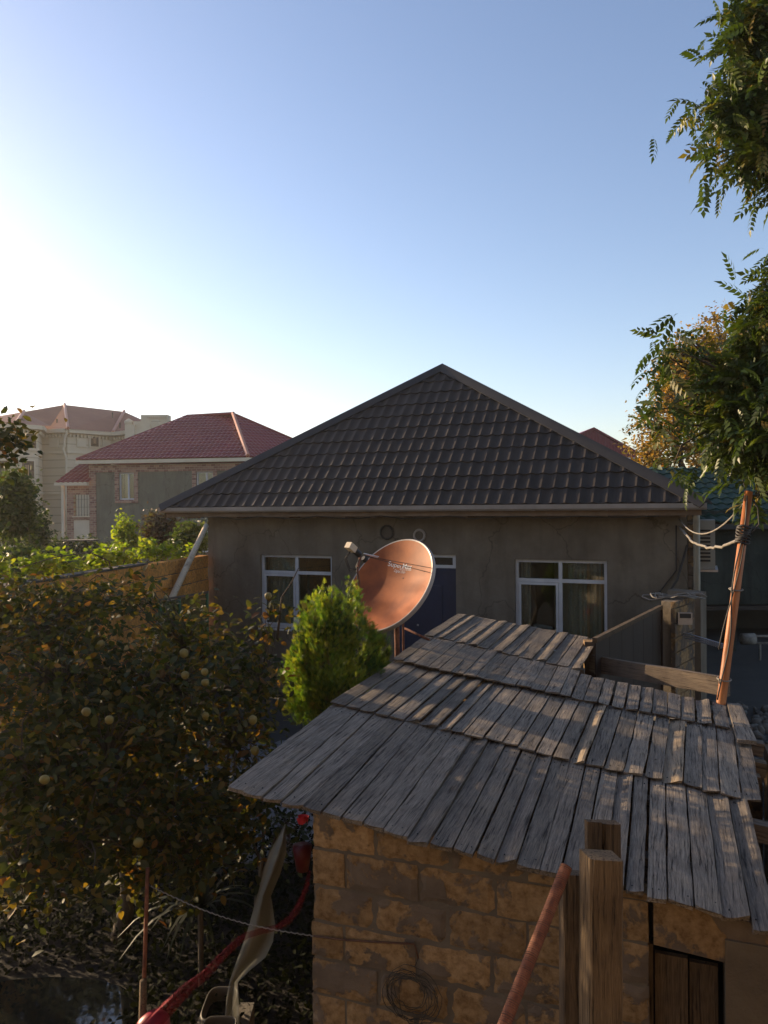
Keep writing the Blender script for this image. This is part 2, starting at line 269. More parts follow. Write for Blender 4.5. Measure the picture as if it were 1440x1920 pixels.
# ------------------------------------------------------------------ object helpers
def tag(o, label=None, cat=None, group=None, kind=None):
    if label: o['label'] = label
    if cat: o['category'] = cat
    if group: o['group'] = group
    if kind: o['kind'] = kind
    return o
def empty(name, loc, label, cat, group=None):
    o = bpy.data.objects.new(name, None); COL.objects.link(o); o.location = Vector(loc); o.empty_display_size = .2
    return tag(o, label, cat, group)
def wloc(o):
    v = Vector((0, 0, 0))
    while o is not None: v = v + o.location; o = o.parent
    return v
class MB:
    def __init__(s): s.v = []; s.f = []
    def add(s, vs, fs):
        k = len(s.v); s.v += [tuple(map(float, p)) for p in vs]; s.f += [tuple(k + i for i in f) for f in fs]; return s
    def box(s, o, ax, ay, az):          # corner + three edge vectors
        o, ax, ay, az = map(lambda q: np.array(q, float), (o, ax, ay, az))
        p = [o, o + ax, o + ax + ay, o + ay]; p += [q + az for q in p]
        return s.add(p, [(0, 3, 2, 1), (4, 5, 6, 7), (0, 1, 5, 4), (1, 2, 6, 5), (2, 3, 7, 6), (3, 0, 4, 7)])
    def tube(s, pts, rad, n=6, cap=True):
        pts = [Vector(p) for p in pts]; N = len(pts)
        if not hasattr(rad, '__len__'): rad = [rad] * N
        prev = None; k0 = len(s.v)
        for i, p in enumerate(pts):
            t = (pts[min(i + 1, N - 1)] - pts[max(i - 1, 0)])
            if t.length < 1e-9: t = Vector((0, 0, 1))
            t.normalize()
            if prev is None: a = t.orthogonal().normalized()
            else:
                a = prev - t * prev.dot(t)
                a = a.normalized() if a.length > 1e-6 else t.orthogonal().normalized()
            prev = a; b_ = t.cross(a)
            for j in range(n):
                q = p + (a * math.cos(2 * math.pi * j / n) + b_ * math.sin(2 * math.pi * j / n)) * rad[i]; s.v.append(tuple(q))
        for i in range(N - 1):
            for j in range(n):
                a0 = k0 + i * n + j; a1 = k0 + i * n + (j + 1) % n; s.f.append((a0, a1, a1 + n, a0 + n))
        if cap:
            s.f.append(tuple(k0 + j for j in range(n))[::-1]); s.f.append(tuple(k0 + (N - 1) * n + j for j in range(n)))
        return s
    def prism(s, poly, vec):            # polygon (3D points) extruded
        n = len(poly); poly = [np.array(p, float) for p in poly]; vec = np.array(vec, float)
        return s.add(poly + [p + vec for p in poly], [tuple(range(n))[::-1], tuple(range(n, 2 * n))] + [(i, (i + 1) % n, n + (i + 1) % n, n + i) for i in range(n)])
    def grid(s, fn, nu, nv):
        k = len(s.v)
        for i in range(nu + 1):
            for j in range(nv + 1): s.v.append(tuple(map(float, fn(i / nu, j / nv))))
        for i in range(nu):
            for j in range(nv):
                a = k + i * (nv + 1) + j; s.f.append((a, a + nv + 1, a + nv + 2, a + 1))
        return s
    def build(s, name, mat, parent=None, smooth=False, kind=None, label=None, cat=None, group=None, frame=None):
        """frame: 4x4 world matrix of the object (mesh expressed in it)"""
        me = bpy.data.meshes.new(name)
        base = wloc(parent) if parent is not None else Vector((0, 0, 0))
        if frame is not None:
            inv = frame.inverted(); vs = [inv @ Vector(p) for p in s.v]
        else:
            vs = [Vector(p) - base for p in s.v]
        me.from_pydata(vs, [], s.f); me.materials.append(mat)
        bm = bmesh.new(); bm.from_mesh(me); bmesh.ops.recalc_face_normals(bm, faces=bm.faces); bm.to_mesh(me); bm.free()
        if smooth: me.polygons.foreach_set('use_smooth', [True] * len(me.polygons))
        o = bpy.data.objects.new(name, me); COL.objects.link(o)
        if parent is not None: o.parent = parent
        if frame is not None: o.matrix_local = Matrix.Translation(-base) @ frame
        return tag(o, label, cat, group, kind)
def frame(o, x, y):
    x = Vector(x).normalized(); y = Vector(y); y = (y - x * x.dot(y)).normalized(); z = x.cross(y)
    return Matrix(((x[0], y[0], z[0], o[0]), (x[1], y[1], z[1], o[1]), (x[2], y[2], z[2], o[2]), (0, 0, 0, 1)))
def inst(src_mesh, name, parent, mw, **kw):
    o = bpy.data.objects.new(name, src_mesh); COL.objects.link(o)
    base = wloc(parent) if parent is not None else Vector((0, 0, 0)); o.parent = parent
    o.matrix_local = Matrix.Translation(-base) @ mw
    return tag(o, **kw)

# fast mesh from arrays: verts (n,k,3), faces = list for one unit
def batch_mesh(name, VV, faces, rnd):
    n, k, _ = VV.shape; me = bpy.data.meshes.new(name); f = np.array(faces); nf, q = f.shape
    me.vertices.add(n * k); me.vertices.foreach_set('co', VV.reshape(-1).astype(np.float32))
    idx = (f[None] + (np.arange(n) * k)[:, None, None]).reshape(-1)
    me.loops.add(len(idx)); me.loops.foreach_set('vertex_index', idx.astype(np.int32))
    me.polygons.add(n * nf); me.polygons.foreach_set('loop_start', (np.arange(n * nf) * q).astype(np.int32))
    try: me.polygons.foreach_set('loop_total', np.full(n * nf, q, np.int32))
    except Exception: pass
    me.update(calc_edges=True); me.validate()
    a = me.attributes.new('rnd', 'FLOAT', 'FACE'); a.data.foreach_set('value', np.repeat(rnd, nf).astype(np.float32))
    return me
LEAF_V = np.array([(0, 0, 0), (0, .5, -.02), (0, 1, -.16), (-.27, .33, .07), (-.23, .7, .0), (.27, .33, .07), (.23, .7, .0)])
LEAF_F = [(0, 5, 1), (1, 5, 6), (1, 6, 2), (0, 1, 3), (1, 4, 3), (1, 2, 4)]
def rots(D, N):
    Y = D / np.linalg.norm(D, axis=1, keepdims=True); X = np.cross(Y, N); X /= np.linalg.norm(X, axis=1, keepdims=True) + 1e-9; Z = np.cross(X, Y)
    return np.stack([X, Y, Z], axis=2)
def leaf_dirs(n, droop=-.2, up=1.0):
    D = RNG.normal(size=(n, 3)); D[:, 2] = D[:, 2] * .6 + droop
    N = RNG.normal(size=(n, 3)) * .75; N[:, 2] += up
    return rots(D, N)
# a pinnate (compound) leaf: rachis + leaflets
def pinnate(npair=5, L=.22, ll=.092, wd=.46):
    vs = []; fs = []
    def leaflet(p, d, sc):
        k = len(vs); d = nrm(d); x = nrm(np.cross(d, V(0, 0, 1))); z = np.cross(x, d)
        for q in ((0, 0, 0), (-wd * .5, .38, .03), (0, .5, -.03), (wd * .5, .38, .03), (0, 1, -.12)):
            vs.append(p + (x * q[0] + d * q[1] + z * q[2]) * sc)
        fs.extend([(k, k + 3, k + 2), (k, k + 2, k + 1), (k + 1, k + 2, k + 4), (k + 2, k + 3, k + 4)])
    def rp(t): return V(0, L * t, -.55 * L * t * t)
    for i in range(npair):
        t = .25 + .68 * i / (npair - 1)
        for s in (-1, 1): leaflet(rp(t), V(s * .8, .55, -.45), ll * (1 - .1 * abs(i - 2)))
    leaflet(rp(1), V(0, .7, -.7), ll)
    for i in range(4):
        a, c = rp(i / 4), rp((i + 1) / 4); k = len(vs); vs += [a + V(-.002, 0, 0), a + V(.002, 0, 0), c + V(.001, 0, .001)]; fs.append((k, k + 1, k + 2))
    return np.array(vs), fs

def in_blob(blobs, n, shell=.35):
    vol = np.array([b[1][0] * b[1][1] * b[1][2] for b in blobs]) ** .7; k = RNG.choice(len(blobs), n, p=vol / vol.sum())
    d = RNG.normal(size=(n, 3)); d /= np.linalg.norm(d, axis=1, keepdims=True); r = RNG.random(n) ** shell
    c = np.array([b[0] for b in blobs])[k]; rr = np.array([b[1] for b in blobs])[k]
    return c + d * r[:, None] * rr
def bend(a, b, k=4, w=.12):
    a, b = np.array(a, float), np.array(b, float); L = np.linalg.norm(b - a); pts = []
    off = RNG.normal(size=3) * w * L
    for i in range(k + 1):
        t = i / k; pts.append(a + (b - a) * t + off * math.sin(math.pi * t) + (V(0, 0, .12 * L) * math.sin(math.pi * t)))
    return pts
def plant(name, label, cat, base, blobs, nclump, per, spread, size, mat, unit=(LEAF_V, LEAF_F), trunk_r=.06, fork=.45, group=None,
          droop=-.2, near=0, leafname='leaf', clump_extra=None, fork_at=None, trunk=True, up=1.0, flat=1.0, bark='bark', limbs=True):
    """a woody plant: tapered trunk, limbs to the blobs, twigs to each leaf clump"""
    root = empty(name, base, label, cat, group); base = np.array(base, float)
    C = in_blob(blobs, nclump) if name != 'ash_tree' else in_blob(blobs, nclump, .5)
    if clump_extra is not None: C = np.concatenate([C, np.array(clump_extra)])
    C = C[C[:, 2] > base[2] + .03]
    if trunk:
        mb = MB(); cen = np.mean([b[0] for b in blobs], axis=0)
        fk = base + (cen - base) * fork; fk[2] = base[2] + (cen[2] - base[2]) * fork
        fk = np.array(fork_at, float) if fork_at is not None else fk
        tp = bend(base, fk, 5, .05); mb.tube(tp, list(np.linspace(trunk_r * 1.25, trunk_r * .8, 6)), 8)
        nodes = [fk]; rad = [trunk_r * .7]
        if limbs:
            for b_ in blobs:
                lp = bend(fk, b_[0], 5, .1); mb.tube(lp, list(np.linspace(trunk_r * .6, trunk_r * .16, 6)), 6)
                for q, r_ in zip(lp[1:], np.linspace(trunk_r * .5, trunk_r * .16, 5)): nodes.append(q); rad.append(r_)
        nodes = np.array(nodes)
        for c in C:
            i = int(np.argmin(np.linalg.norm(nodes - c, axis=1) + .25 * np.maximum(0, nodes[:, 2] - c[2])))
            mb.tube(bend(nodes[i], c, 3, .1), [min(rad[i], trunk_r * .16), trunk_r * .1, trunk_r * .07, .0015], 4, cap=False)
        mb.build('trunk', M[bark], root, smooth=True)
    n = len(C) * per; P = np.repeat(C, per, axis=0) + RNG.normal(size=(n, 3)) * spread * V(1, 1, flat)
    keep = P[:, 2] > base[2] + .01; P = P[keep]; n = len(P)
    Rm = leaf_dirs(n, droop, up); S = size * RNG.uniform(.65, 1.3, n)
    rnd = RNG.random(n)
    uv, uf = unit
    if near:
        rel = P - CAM; dz = rel @ FWD; ix = 720 + FPX * (rel @ RT) / np.maximum(dz, .1); iy = 960 - FPX * (rel @ UP) / np.maximum(dz, .1)
        vis = (ix > -20) & (ix < 1450) & (iy > 0) & (iy < 1900); key = np.where(vis, dz, 1e9)
        order = np.argsort(key); pick = order[:near]; rest = order[near:]
        lm = batch_mesh(leafname, np.array(uv)[None] * 1.0, uf, np.zeros(1)); lm.materials.append(M[mat])
        for i in pick:
            mt = Matrix(((*Rm[i][0] * S[i], P[i][0]), (*Rm[i][1] * S[i], P[i][1]), (*Rm[i][2] * S[i], P[i][2]), (0, 0, 0, 1)))
            inst(lm, leafname, root, mt)
    else: rest = np.arange(n)
    VV = np.einsum('nij,kj->nki', Rm[rest], np.array(uv)) * S[rest][:, None, None] + P[rest][:, None, :] - base[None, None, :]
    me = batch_mesh('foliage', VV, uf, rnd[rest]); me.materials.append(M[mat])
    o = bpy.data.objects.new('foliage', me); COL.objects.link(o); o.parent = root; o['kind'] = 'stuff'
    return root
def pblob(px, py, z, rpx, rz=None, ry=None):   # a crown lobe seen at a pixel, at a distance
    c = aty(px, py, z); r = rpx * z / FPX; return (c, (r, ry or r, (rz * z / FPX) if rz else r))

# ================================================================== SETTING
g = MB().add([(-400, -60, 0), (400, -60, 0), (400, 600, 0), (-400, 600, 0)], [(0, 1, 2, 3)]).build('ground', M['soil'], kind='structure')

# house frame
T = .415; TH = math.atan(T); E1 = V(math.cos(TH), -math.sin(TH), 0); E2 = V(math.sin(TH), math.cos(TH), 0); H0 = V(0, 14, 0)
def H(s, d, z): return H0 + E1 * s + E2 * d + V(0, 0, z)
def hs(px, py, d=0): p = atp(px, py, H(0, d, 0), E2) - H0; return float(p @ E1), float(p[2])
FLOOR = .42

# concrete yard to the right, raised footing strip
MB().add([(2.6, 9.5, .006), (60, 9.5, .006), (60, 60, .006), (5.2, 60, .006), (4.4, 13, .006)], [(0, 1, 2, 3, 4)]).build('driveway', M['concrete'], kind='structure')

# hexagonal pavement between garden and house
pv = MB().add([aty(300, 1640, 7.2) * V(1, 1, 0) + V(0, 0, .004), V(-.2, 8.0, .004), V(.4, 13.6, .004), V(-4.2, 15.2, .004)], [(0, 1, 2, 3)]).build('pavement', M['concrete'], kind='structure')
hexm = MB(); hr = .118
hexm.prism([V(hr * math.cos(R(60 * k)), hr * math.sin(R(60 * k)), 0) for k in range(6)], (0, 0, .035))
_h = hexm.build('paver', M['paver'], pv); hm = _h.data; bpy.data.objects.remove(_h)
cnt = 0
for i in range(-16, 20):
    for j in range(-16, 20):
        x = -1.75 + i * .19; y = 9.3 + (j + (i % 2) * .5) * .219
        if -2.75 < x < -.75 and 7.7 < y < 11.6 and cnt < 290:
            cnt += 1
            mt = Matrix.Translation((x, y, .006 + random.uniform(-.003, .003))) @ Matrix.Rotation(random.uniform(-.02, .02), 4, 'X') @ Matrix.Rotation(random.uniform(-.02, .02), 4, 'Y')
            inst(hm, 'paver', pv, mt)

# ================================================================== MAIN HOUSE
house = empty('house', H(.5, 4, 0), 'single storey grey rendered house with dark tiled hip roof in the middle', 'house')
sL = hs(391, 1100)[0]; sR = hs(1289, 1050)[0]; ZT = 3.46
eL = hs(306, 950, -.5)[0]; eR = hs(1322, 946, -.5)[0]
ws = [(hs(488, 1060)[0], hs(622, 1060)[0], hs(555, 1180)[1], hs(555, 1041)[1])]
a_, b_ = hs(965, 1060)[0], hs(1138, 1060)[0]; zt = hs(1050, 1050)[1]; ws.append((a_, b_, zt - (ws[0][3] - ws[0][2]) - .06, zt))
dl, dr = hs(738, 1200)[0], hs(855, 1100)[0]; dtop = hs(834, 1067)[1]; ttop = hs(834, 1040)[1]
opens = [(ws[0][0], ws[0][1], ws[0][2], ws[0][3]), (dl, dr, FLOOR, ttop), (ws[1][0], ws[1][1], ws[1][2], ws[1][3])]
mb = MB(); cur = sL; th = .3
for (a, b, z0, z1) in opens:
    mb.box(H(cur, 0, 0), E1 * (a - cur), E2 * th, (0, 0, ZT)); mb.box(H(a, 0, 0), E1 * (b - a), E2 * th, (0, 0, z0)); mb.box(H(a, 0, z1), E1 * (b - a), E2 * th, (0, 0, ZT - z1)); cur = b
mb.box(H(cur, 0, 0), E1 * (sR - cur), E2 * th, (0, 0, ZT))
mb.build('wall', M['plaster'], house)
mb = MB(); DB = 9.0
MB().box(H(sL, th + .002, 0), E1 * .3, E2 * (DB - th), (0, 0, ZT)).build('flank_wall', nmat('cream_bounce_flank', [(.3, (.6, .53, .42)), (.7, (.7, .62, .5))], 1, .95, .2, 10), house)  # unseen flank, made extra pale to bounce sunlight onto the garden wall
mb.box(H(sR - .3, th, 0), E1 * .3, E2 * (DB - th), (0, 0, ZT)); mb.box(H(sL + .3, DB - .3, 0), E1 * (sR - sL - .6), E2 * .3, (0, 0, ZT))
mb.build('wall', M['plaster'], house)
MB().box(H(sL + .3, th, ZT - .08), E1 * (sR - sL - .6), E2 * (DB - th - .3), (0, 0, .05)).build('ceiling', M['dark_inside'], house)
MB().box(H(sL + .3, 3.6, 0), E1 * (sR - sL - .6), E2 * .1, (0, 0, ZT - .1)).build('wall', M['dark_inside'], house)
# unplastered limestone return at the right corner, individually laid
LB = {}
def rough_block(name, o, ax, ay, az, mat, parent):
    """near sawn block: worn, ragged face built as a displaced grid with sides"""
    o, ax, ay, az = [np.array(q, float) for q in (o, ax, ay, az)]; x, y, z = nrm(ax), nrm(ay), nrm(az); L, Hh = np.linalg.norm(ax), np.linalg.norm(az); ph = random.random() * 90
    nu, nv = max(3, int(L / .035)), max(2, int(Hh / .035)); mb = MB(); idx = {}
    for i in range(nu + 1):
        for j in range(nv + 1):
            u, v = i / nu, j / nv; edge = i in (0, nu) or j in (0, nv); n1 = mnoise.noise(Vector((ph + u * L * 28, v * Hh * 28, 0))); n2 = mnoise.noise(Vector((u * L * 30, ph + v * Hh * 30, 5)))
            du = (abs(n1) * .012 + .001) * (1 if i == 0 else -1 if i == nu else 0); dv = (abs(n2) * .012 + .001) * (1 if j == 0 else -1 if j == nv else 0)
            dep = (.007 + .008 * abs(n1)) if edge else .003 * n2
            idx[i, j] = len(mb.v); mb.v.append(tuple(o + x * (u * L + du) + z * (v * Hh + dv) + y * dep))
    for i in range(nu):
        for j in range(nv): mb.f.append((idx[i, j], idx[i + 1, j], idx[i + 1, j + 1], idx[i, j + 1]))
    ring = [(i, 0) for i in range(nu)] + [(nu, j) for j in range(nv)] + [(i, nv) for i in range(nu, 0, -1)] + [(0, j) for j in range(nv, 0, -1)]
    k = len(mb.v)
    for (i, j) in ring: mb.v.append(tuple(np.array(mb.v[idx[i, j]]) + y * .1))
    for q in range(len(ring)): q2 = (q + 1) % len(ring); mb.f.append((idx[ring[q]], idx[ring[q2]], k + q2, k + q))
    return mb.build(name, M[mat], parent)
def block(name, o, ax, ay, az, mat, parent, jit=.006, chip=.006):
    """one sawn stone block: a slightly uneven bevelled box"""
    o, ax, ay, az = [np.array(q, float) for q in (o, ax, ay, az)]
    x, y, z = nrm(ax), nrm(ay), nrm(az); c = chip
    L, D_, Hh = np.linalg.norm(ax), np.linalg.norm(ay), np.linalg.norm(az)
    mb = MB(); ps = []
    for (yy, q) in ((0, c), (c, 0), (D_, 0)):
        for (i, k) in ((0, 0), (1, 0), (1, 1), (0, 1)):
            ps.append(o + x * ((q if i == 0 else L - q) + random.uniform(-jit, jit) * .6) + y * (yy + random.uniform(-jit, jit) * .4) + z * ((q if k == 0 else Hh - q) + random.uniform(-jit, jit) * .6))
    fs = [(0, 1, 2, 3)] + [(a + i, a + (i + 1) % 4, a + 4 + (i + 1) % 4, a + 4 + i) for a in (0, 4) for i in range(4)] + [(11, 10, 9, 8)]
    mb.add(ps, fs); return mb.build(name, M[mat], parent)
sRR = hs(1300, 1050)[0]
z = .02; k = 0
while z < ZT - .1:
    block('brick', H(sR + .004, .03, z), E1 * (sRR - sR), E2 * .35, (0, 0, .19), 'lime', house); z += .205
# right flank, rising with the slope of the front wall: eave trim
mb = MB()
mb.box(H(eL + .05, -.46, 3.42), E1 * (eR - eL - .1), E2 * .03, (0, 0, .12)); mb.build('fascia', M['soffit'], house)
MB().box(H(eL + .06, -.43, 3.462), E1 * (eR - eL - .2), E2 * .75, (0, 0, .02)).build('soffit', M['soffit'], house)
for i in range(17):
    s = eL + .45 + i * (eR - eL - .8) / 16
    MB().box(H(s, -.42, 3.39), E1 * .08, E2 * .42, (0, 0, .07)).build('rafter_tail', M['soffit'], house)
# gutter in jointed lengths
cuts = [eL - .06, eL + 1.05, eL + 2.35, hs(745, 950, -.5)[0], hs(1000, 950, -.5)[0], hs(1137, 950, -.5)[0], hs(1290, 950, -.5)[0], eR + .03]
for a, b in zip(cuts[:-1], cuts[1:]):
    prof = [(-.0, .07), (-.015, .0), (-.05, -.03), (-.1, -.03), (-.135, 0), (-.15, .07), (-.143, .07), (-.128, .005), (-.095, -.022), (-.052, -.022), (-.02, .008), (-.007, .07)]
    MB().prism([H(a + .004, -.462 + p[0], 3.535 + p[1] + random.uniform(-.001, .001)) for p in prof], E1 * (b - a - .008)).build('gutter', M['gutter'], house)
    if b < eR: MB().prism([H(b - .02, -.462 + p[0] * 1.04 - .0, 3.532 + p[1] * 1.06) for p in prof], E1 * .04).build('gutter_joint', M['gutter'], house)
mb = MB(); q = hs(1303, 1100)[0]; mb.tube([H(sRR + .05, -.38, 3.5), H(sRR + .05, -.3, 3.36), H(sRR + .05, .0, 3.2), H(sRR + .05, .02, .1)], .05, 10); mb.build('downpipe', M['cream_pipe'], house, smooth=True)

# roof
mid = (eL + eR) / 2; EZ = 3.6
apex = atp(830, 690, H(mid, 0, 0), E1); dA = float((apex - H0) @ E2); zA = float(apex[2]); apex = H(mid, dA, zA)
c0, c1 = H(eL, -.55, EZ), H(eR, -.55, EZ); base_mid = H(mid, -.55, EZ); SL = apex - base_mid; LS = np.linalg.norm(SL); W_ = SL / LS; NF = nrm(np.cross(E1, W_))
if NF[2] < 0: NF = -NF
back = H(mid, DB - dA, zA); b0, b1 = H(eL, DB + .5, EZ), H(eR, DB + .5, EZ)
mb = MB().add([c0 - NF * .03, c1 - NF * .03, apex - NF * .03], [(0, 1, 2)])
mb.add([c0, apex, back, b0], [(0, 1, 2, 3)]); mb.add([c1, apex, back, b1], [(3, 2, 1, 0)]); mb.add([b0, b1, back], [(0, 1, 2)]); mb.build('roof_slope', M['black_roof'], house)
NR = 11; step = LS / 11.35; wave = .2135; half = mid - eL
def tile_h(a): # crest near the seam, broad trough
    t = (a / wave) % 1.0; return .027 * (.5 + .5 * math.cos(2 * math.pi * t)) ** 1.6
TF = frame(c0, E1, W_)
lline = (Vector((0, 0, 0)), Vector((half, LS, 0))); rline = (Vector((2 * half, 0, 0)), Vector((half, LS, 0)))
tn = 0; SCREWS = []
for r in range(NR + 1):
    y0 = r * step; y1 = min(y0 + step * 1.06, LS)
    xl = half * y0 / LS; xr = 2 * half - xl
    for c in range(int(xl / wave) - 1, int(xr / wave) + 2):
        a0 = c * wave; a1 = a0 + wave
        bm = bmesh.new(); K = 8; rows = []
        for (yy, lift) in ((y0 - .01, -.03), (y0, .022), (y0 + step * .5, .011), (y1, .0)):
            row = []
            for i in range(K + 1):
                a = a0 + (a1 - a0) * i / K; t = (a / wave) % 1.0
                dy = 0
                row.append(bm.verts.new((a, yy + (0 if yy < y1 - 1e-6 or True else 0) - dy, tile_h(a) + lift)))
            rows.append(row)
        for q in range(3):
            for i in range(K): bm.faces.new((rows[q][i], rows[q][i + 1], rows[q + 1][i + 1], rows[q + 1][i]))
        for (p0, p1), sgn in ((lline, 1), (rline, -1)):
            d = (p1 - p0).normalized(); nn = Vector((d.y, -d.x, 0)) * sgn  # pointing inside for left
            bmesh.ops.bisect_plane(bm, geom=bm.verts[:] + bm.edges[:] + bm.faces[:], plane_co=p0 + nn * .02, plane_no=nn, clear_inner=True)
        if len(bm.faces) == 0: bm.free(); continue
        me = bpy.data.meshes.new('roof_tile'); bm.to_mesh(me); bm.free(); me.materials.append(M['black_roof'])
        me.polygons.foreach_set('use_smooth', [True] * len(me.polygons))
        try: me.set_sharp_from_angle(angle=R(50))
        except Exception: pass
        inst(me, 'roof_tile', house, TF @ Matrix.Translation((0, random.uniform(-.004, .004), random.uniform(-.003, .003))) @ Matrix.Rotation(random.uniform(-.0006, .0006), 4, 'Z')); tn += 1
        if (r + c) % 3 == 0 and xl + wave < a0 < xr - 2 * wave: SCREWS.append((a0 + wave * .5, y0 + .05))
mb = MB()
for (a, y) in SCREWS: p = c0 + E1 * a + W_ * y + NF * .018; mb.prism([p + E1 * .009 * math.cos(k * 1.05) + W_ * .009 * math.sin(k * 1.05) for k in range(6)], NF * .01)
mb.build('screws', M['black_plastic'], house, kind='stuff')
for (p0, sgn) in ((c0, 1), (c1, -1)):
    d = nrm(apex - p0); inn = nrm(np.cross(NF, d)) * sgn
    if inn @ E1 * sgn < 0: inn = -inn
    side = nrm(np.cross(nrm(np.cross(d, E2)), d)) * .001
    # V-shaped flashing: front flange + side flange
    sn = nrm(np.cross(d, E2)); sn = sn if sn[2] > 0 else -sn; out = nrm(np.cross(sn, d)); out = out if out @ E1 * sgn < 0 else -out
    a0 = p0 - d * .02; a1 = apex + d * .03
    prof = [inn * .14 + NF * .03, inn * .14 + NF * .05, inn * .015 + NF * .075, (NF + sn) * .05, out * .015 + sn * .075, out * .17 + sn * .05, out * .17 + sn * .025, (NF + sn) * .02]
    MB().prism([a0 + q for q in prof], a1 - a0).build('hip_cap', M['black_cap'], house)
d = nrm(back - apex); MB().prism([apex + V(0, 0, .07), apex - E1 * .17 - V(0, 0, .04), apex - E1 * .17 - V(0, 0, .07), apex + E1 * .17 - V(0, 0, .07), apex + E1 * .17 - V(0, 0, .04)], back - apex).build('ridge_cap', M['black_cap'], house)

# windows
def window(par, F, x0, x1, z0, z1, dep, bars, mat='pvc', curtain=None, fw=.05, transom=None):
    """F(s,d,z) frame function; frame > mullions, panes"""
    mb = MB(); y0 = dep
    ex = np.array(F(1, 0, 0)) - np.array(F(0, 0, 0)); ey = np.array(F(0, 1, 0)) - np.array(F(0, 0, 0)); ez = V(0, 0, 1)
    t = .07
    mb.box(F(x0, y0, z0), ex * (x1 - x0), ey * t, ez * fw); mb.box(F(x0, y0, z1 - fw), ex * (x1 - x0), ey * t, ez * fw)
    mb.box(F(x0, y0, z0 + fw), ex * fw, ey * t, ez * (z1 - z0 - 2 * fw)); mb.box(F(x1 - fw, y0, z0 + fw), ex * fw, ey * t, ez * (z1 - z0 - 2 * fw))
    wf = mb.build('window', M[mat], par)
    xs = [x0 + fw] + [x0 + (x1 - x0) * b for b in bars] + [x1 - fw]
    for b in bars:
        xm = x0 + (x1 - x0) * b; MB().box(F(xm - fw * .6, y0 - .006, z0 + fw), ex * fw * 1.2, ey * (t - .01), ez * (z1 - z0 - 2 * fw)).build('mullion', M[mat], wf)
    if transom:
        zm = z0 + (z1 - z0) * transom
        for i in range(len(xs) - 1):
            a = xs[i] + (fw * .6 if i else 0); b = xs[i + 1] - (fw * .6 if i < len(xs) - 2 else 0)
            MB().box(F(a, y0 - .004, zm - fw * .6), ex * (b - a), ey * (t - .01), ez * fw * 1.2).build('transom_bar', M[mat], wf)
    zs = [z0 + fw] + ([z0 + (z1 - z0) * transom] if transom else []) + [z1 - fw]
    for i in range(len(xs) - 1):
        for j in range(len(zs) - 1):
            MB().box(F(xs[i], y0 + .03, zs[j]), ex * (xs[i + 1] - xs[i]), ey * .006, ez * (zs[j + 1] - zs[j])).build('pane', M['glass'], wf)
    return wf
HF = lambda s, d, z: H(s, d, z)
w1 = window(house, HF, ws[0][0], ws[0][1], ws[0][2], ws[0][3], .06, [.5], transom=.76)
w2 = window(house, HF, ws[1][0], ws[1][1], ws[1][2], ws[1][3], .06, [.5], transom=.76)
for wi, (a, b, z0, z1) in ((w1, ws[0]), (w2, ws[1])):
    MB().box(H(a - .03, -.05, z0 - .035), E1 * (b - a + .06), E2 * .11, (0, 0, .03)).build('window_sill', M['pvc'], wi)
def sash(par, x0, x1, z0, z1):
    mb = MB(); f = .04
    for (a, b, c, d) in ((x0, x1, z0, z0 + f), (x0, x1, z1 - f, z1), (x0, x0 + f, z0 + f, z1 - f), (x1 - f, x1, z0 + f, z1 - f)): mb.box(H(a, .05, c), E1 * (b - a), E2 * .03, (0, 0, d - c))
    mb.build('sash', M['pvc'], par)
for wi, (a, b, z0, z1) in ((w1, ws[0]), (w2, ws[1])): sash(wi, a + .055, (a + b) / 2 - .035, z0 + .055, z0 + (z1 - z0) * .76 - .035)
def curtain(par, x0, x1, z0, z1, dep, mat, folds=9, amp=.03, ph=0):
    fn = lambda u, v: H(x0 + (x1 - x0) * u, dep + amp * math.sin(u * folds * 2 * math.pi + ph) + .01 * math.sin(v * 5 + u * 20), z0 + (z1 - z0) * v)
    MB().grid(fn, folds * 8, 4).build('curtain', M[mat], par, smooth=True)
a, b, z0, z1 = ws[1]
curtain(w2, a + (b - a) * .56, b - .02, z0 - .1, z1 + .05, .28, 'lace', 8)
curtain(w2, a + (b - a) * .77, a + (b - a) * .80, z0 - .1, z1 + .05, .22, 'drape_and_glint', 1, .01)  # thin tan strip imitating a warm reflection in the pane
curtain(w2, a + (b - a) * .92, a + (b - a) * .935, z0 - .1, z1 + .05, .22, 'drape_and_glint', 1, .008)  # second strip of the same imitated reflection
curtain(w2, a + .05, a + (b - a) * .14, z0 - .1, z1 + .05, .3, 'lace', 2)
MB().box(H(a + (b - a) * .3, 1.2, z0), E1 * .5, E2 * .05, (0, 0, 1.5)).build('cupboard', M['cream'], w2)
a, b, z0, z1 = ws[0]
curtain(w1, a + .05, a + (b - a) * .42, z0 - .1, z1 + .05, .28, 'lace', 5)
# door
mb = MB(); f = .06
mb.box(H(dl, .05, FLOOR), E1 * f, E2 * .08, (0, 0, dtop - FLOOR)); mb.box(H(dr - f, .05, FLOOR), E1 * f, E2 * .08, (0, 0, dtop - FLOOR)); mb.box(H(dl + f, .05, dtop - f), E1 * (dr - dl - 2 * f), E2 * .08, (0, 0, f))
door = MB().box(H(dl + f, .07, FLOOR), E1 * (dr - dl - 2 * f), E2 * .05, (0, 0, dtop - f - FLOOR)).build('door', M['navy'], house)
mb.build('door_frame', M['navy'], door)
for (za, zb) in ((.25, .85), (1.0, 1.75)):
    MB().box(H(dl + .28, .055, FLOOR + za), E1 * (dr - dl - .56), E2 * .014, (0, 0, zb - za)).build('door_panel', M['navy'], door)
MB().box(H(dr - .75, .035, FLOOR + 1.02), E1 * .03, E2 * .03, (0, 0, .03)).build('peephole', M['steel'], door)
window(house, HF, dl + .02, dr - .02, dtop + .01, ttop, .06, [.36], fw=.055)
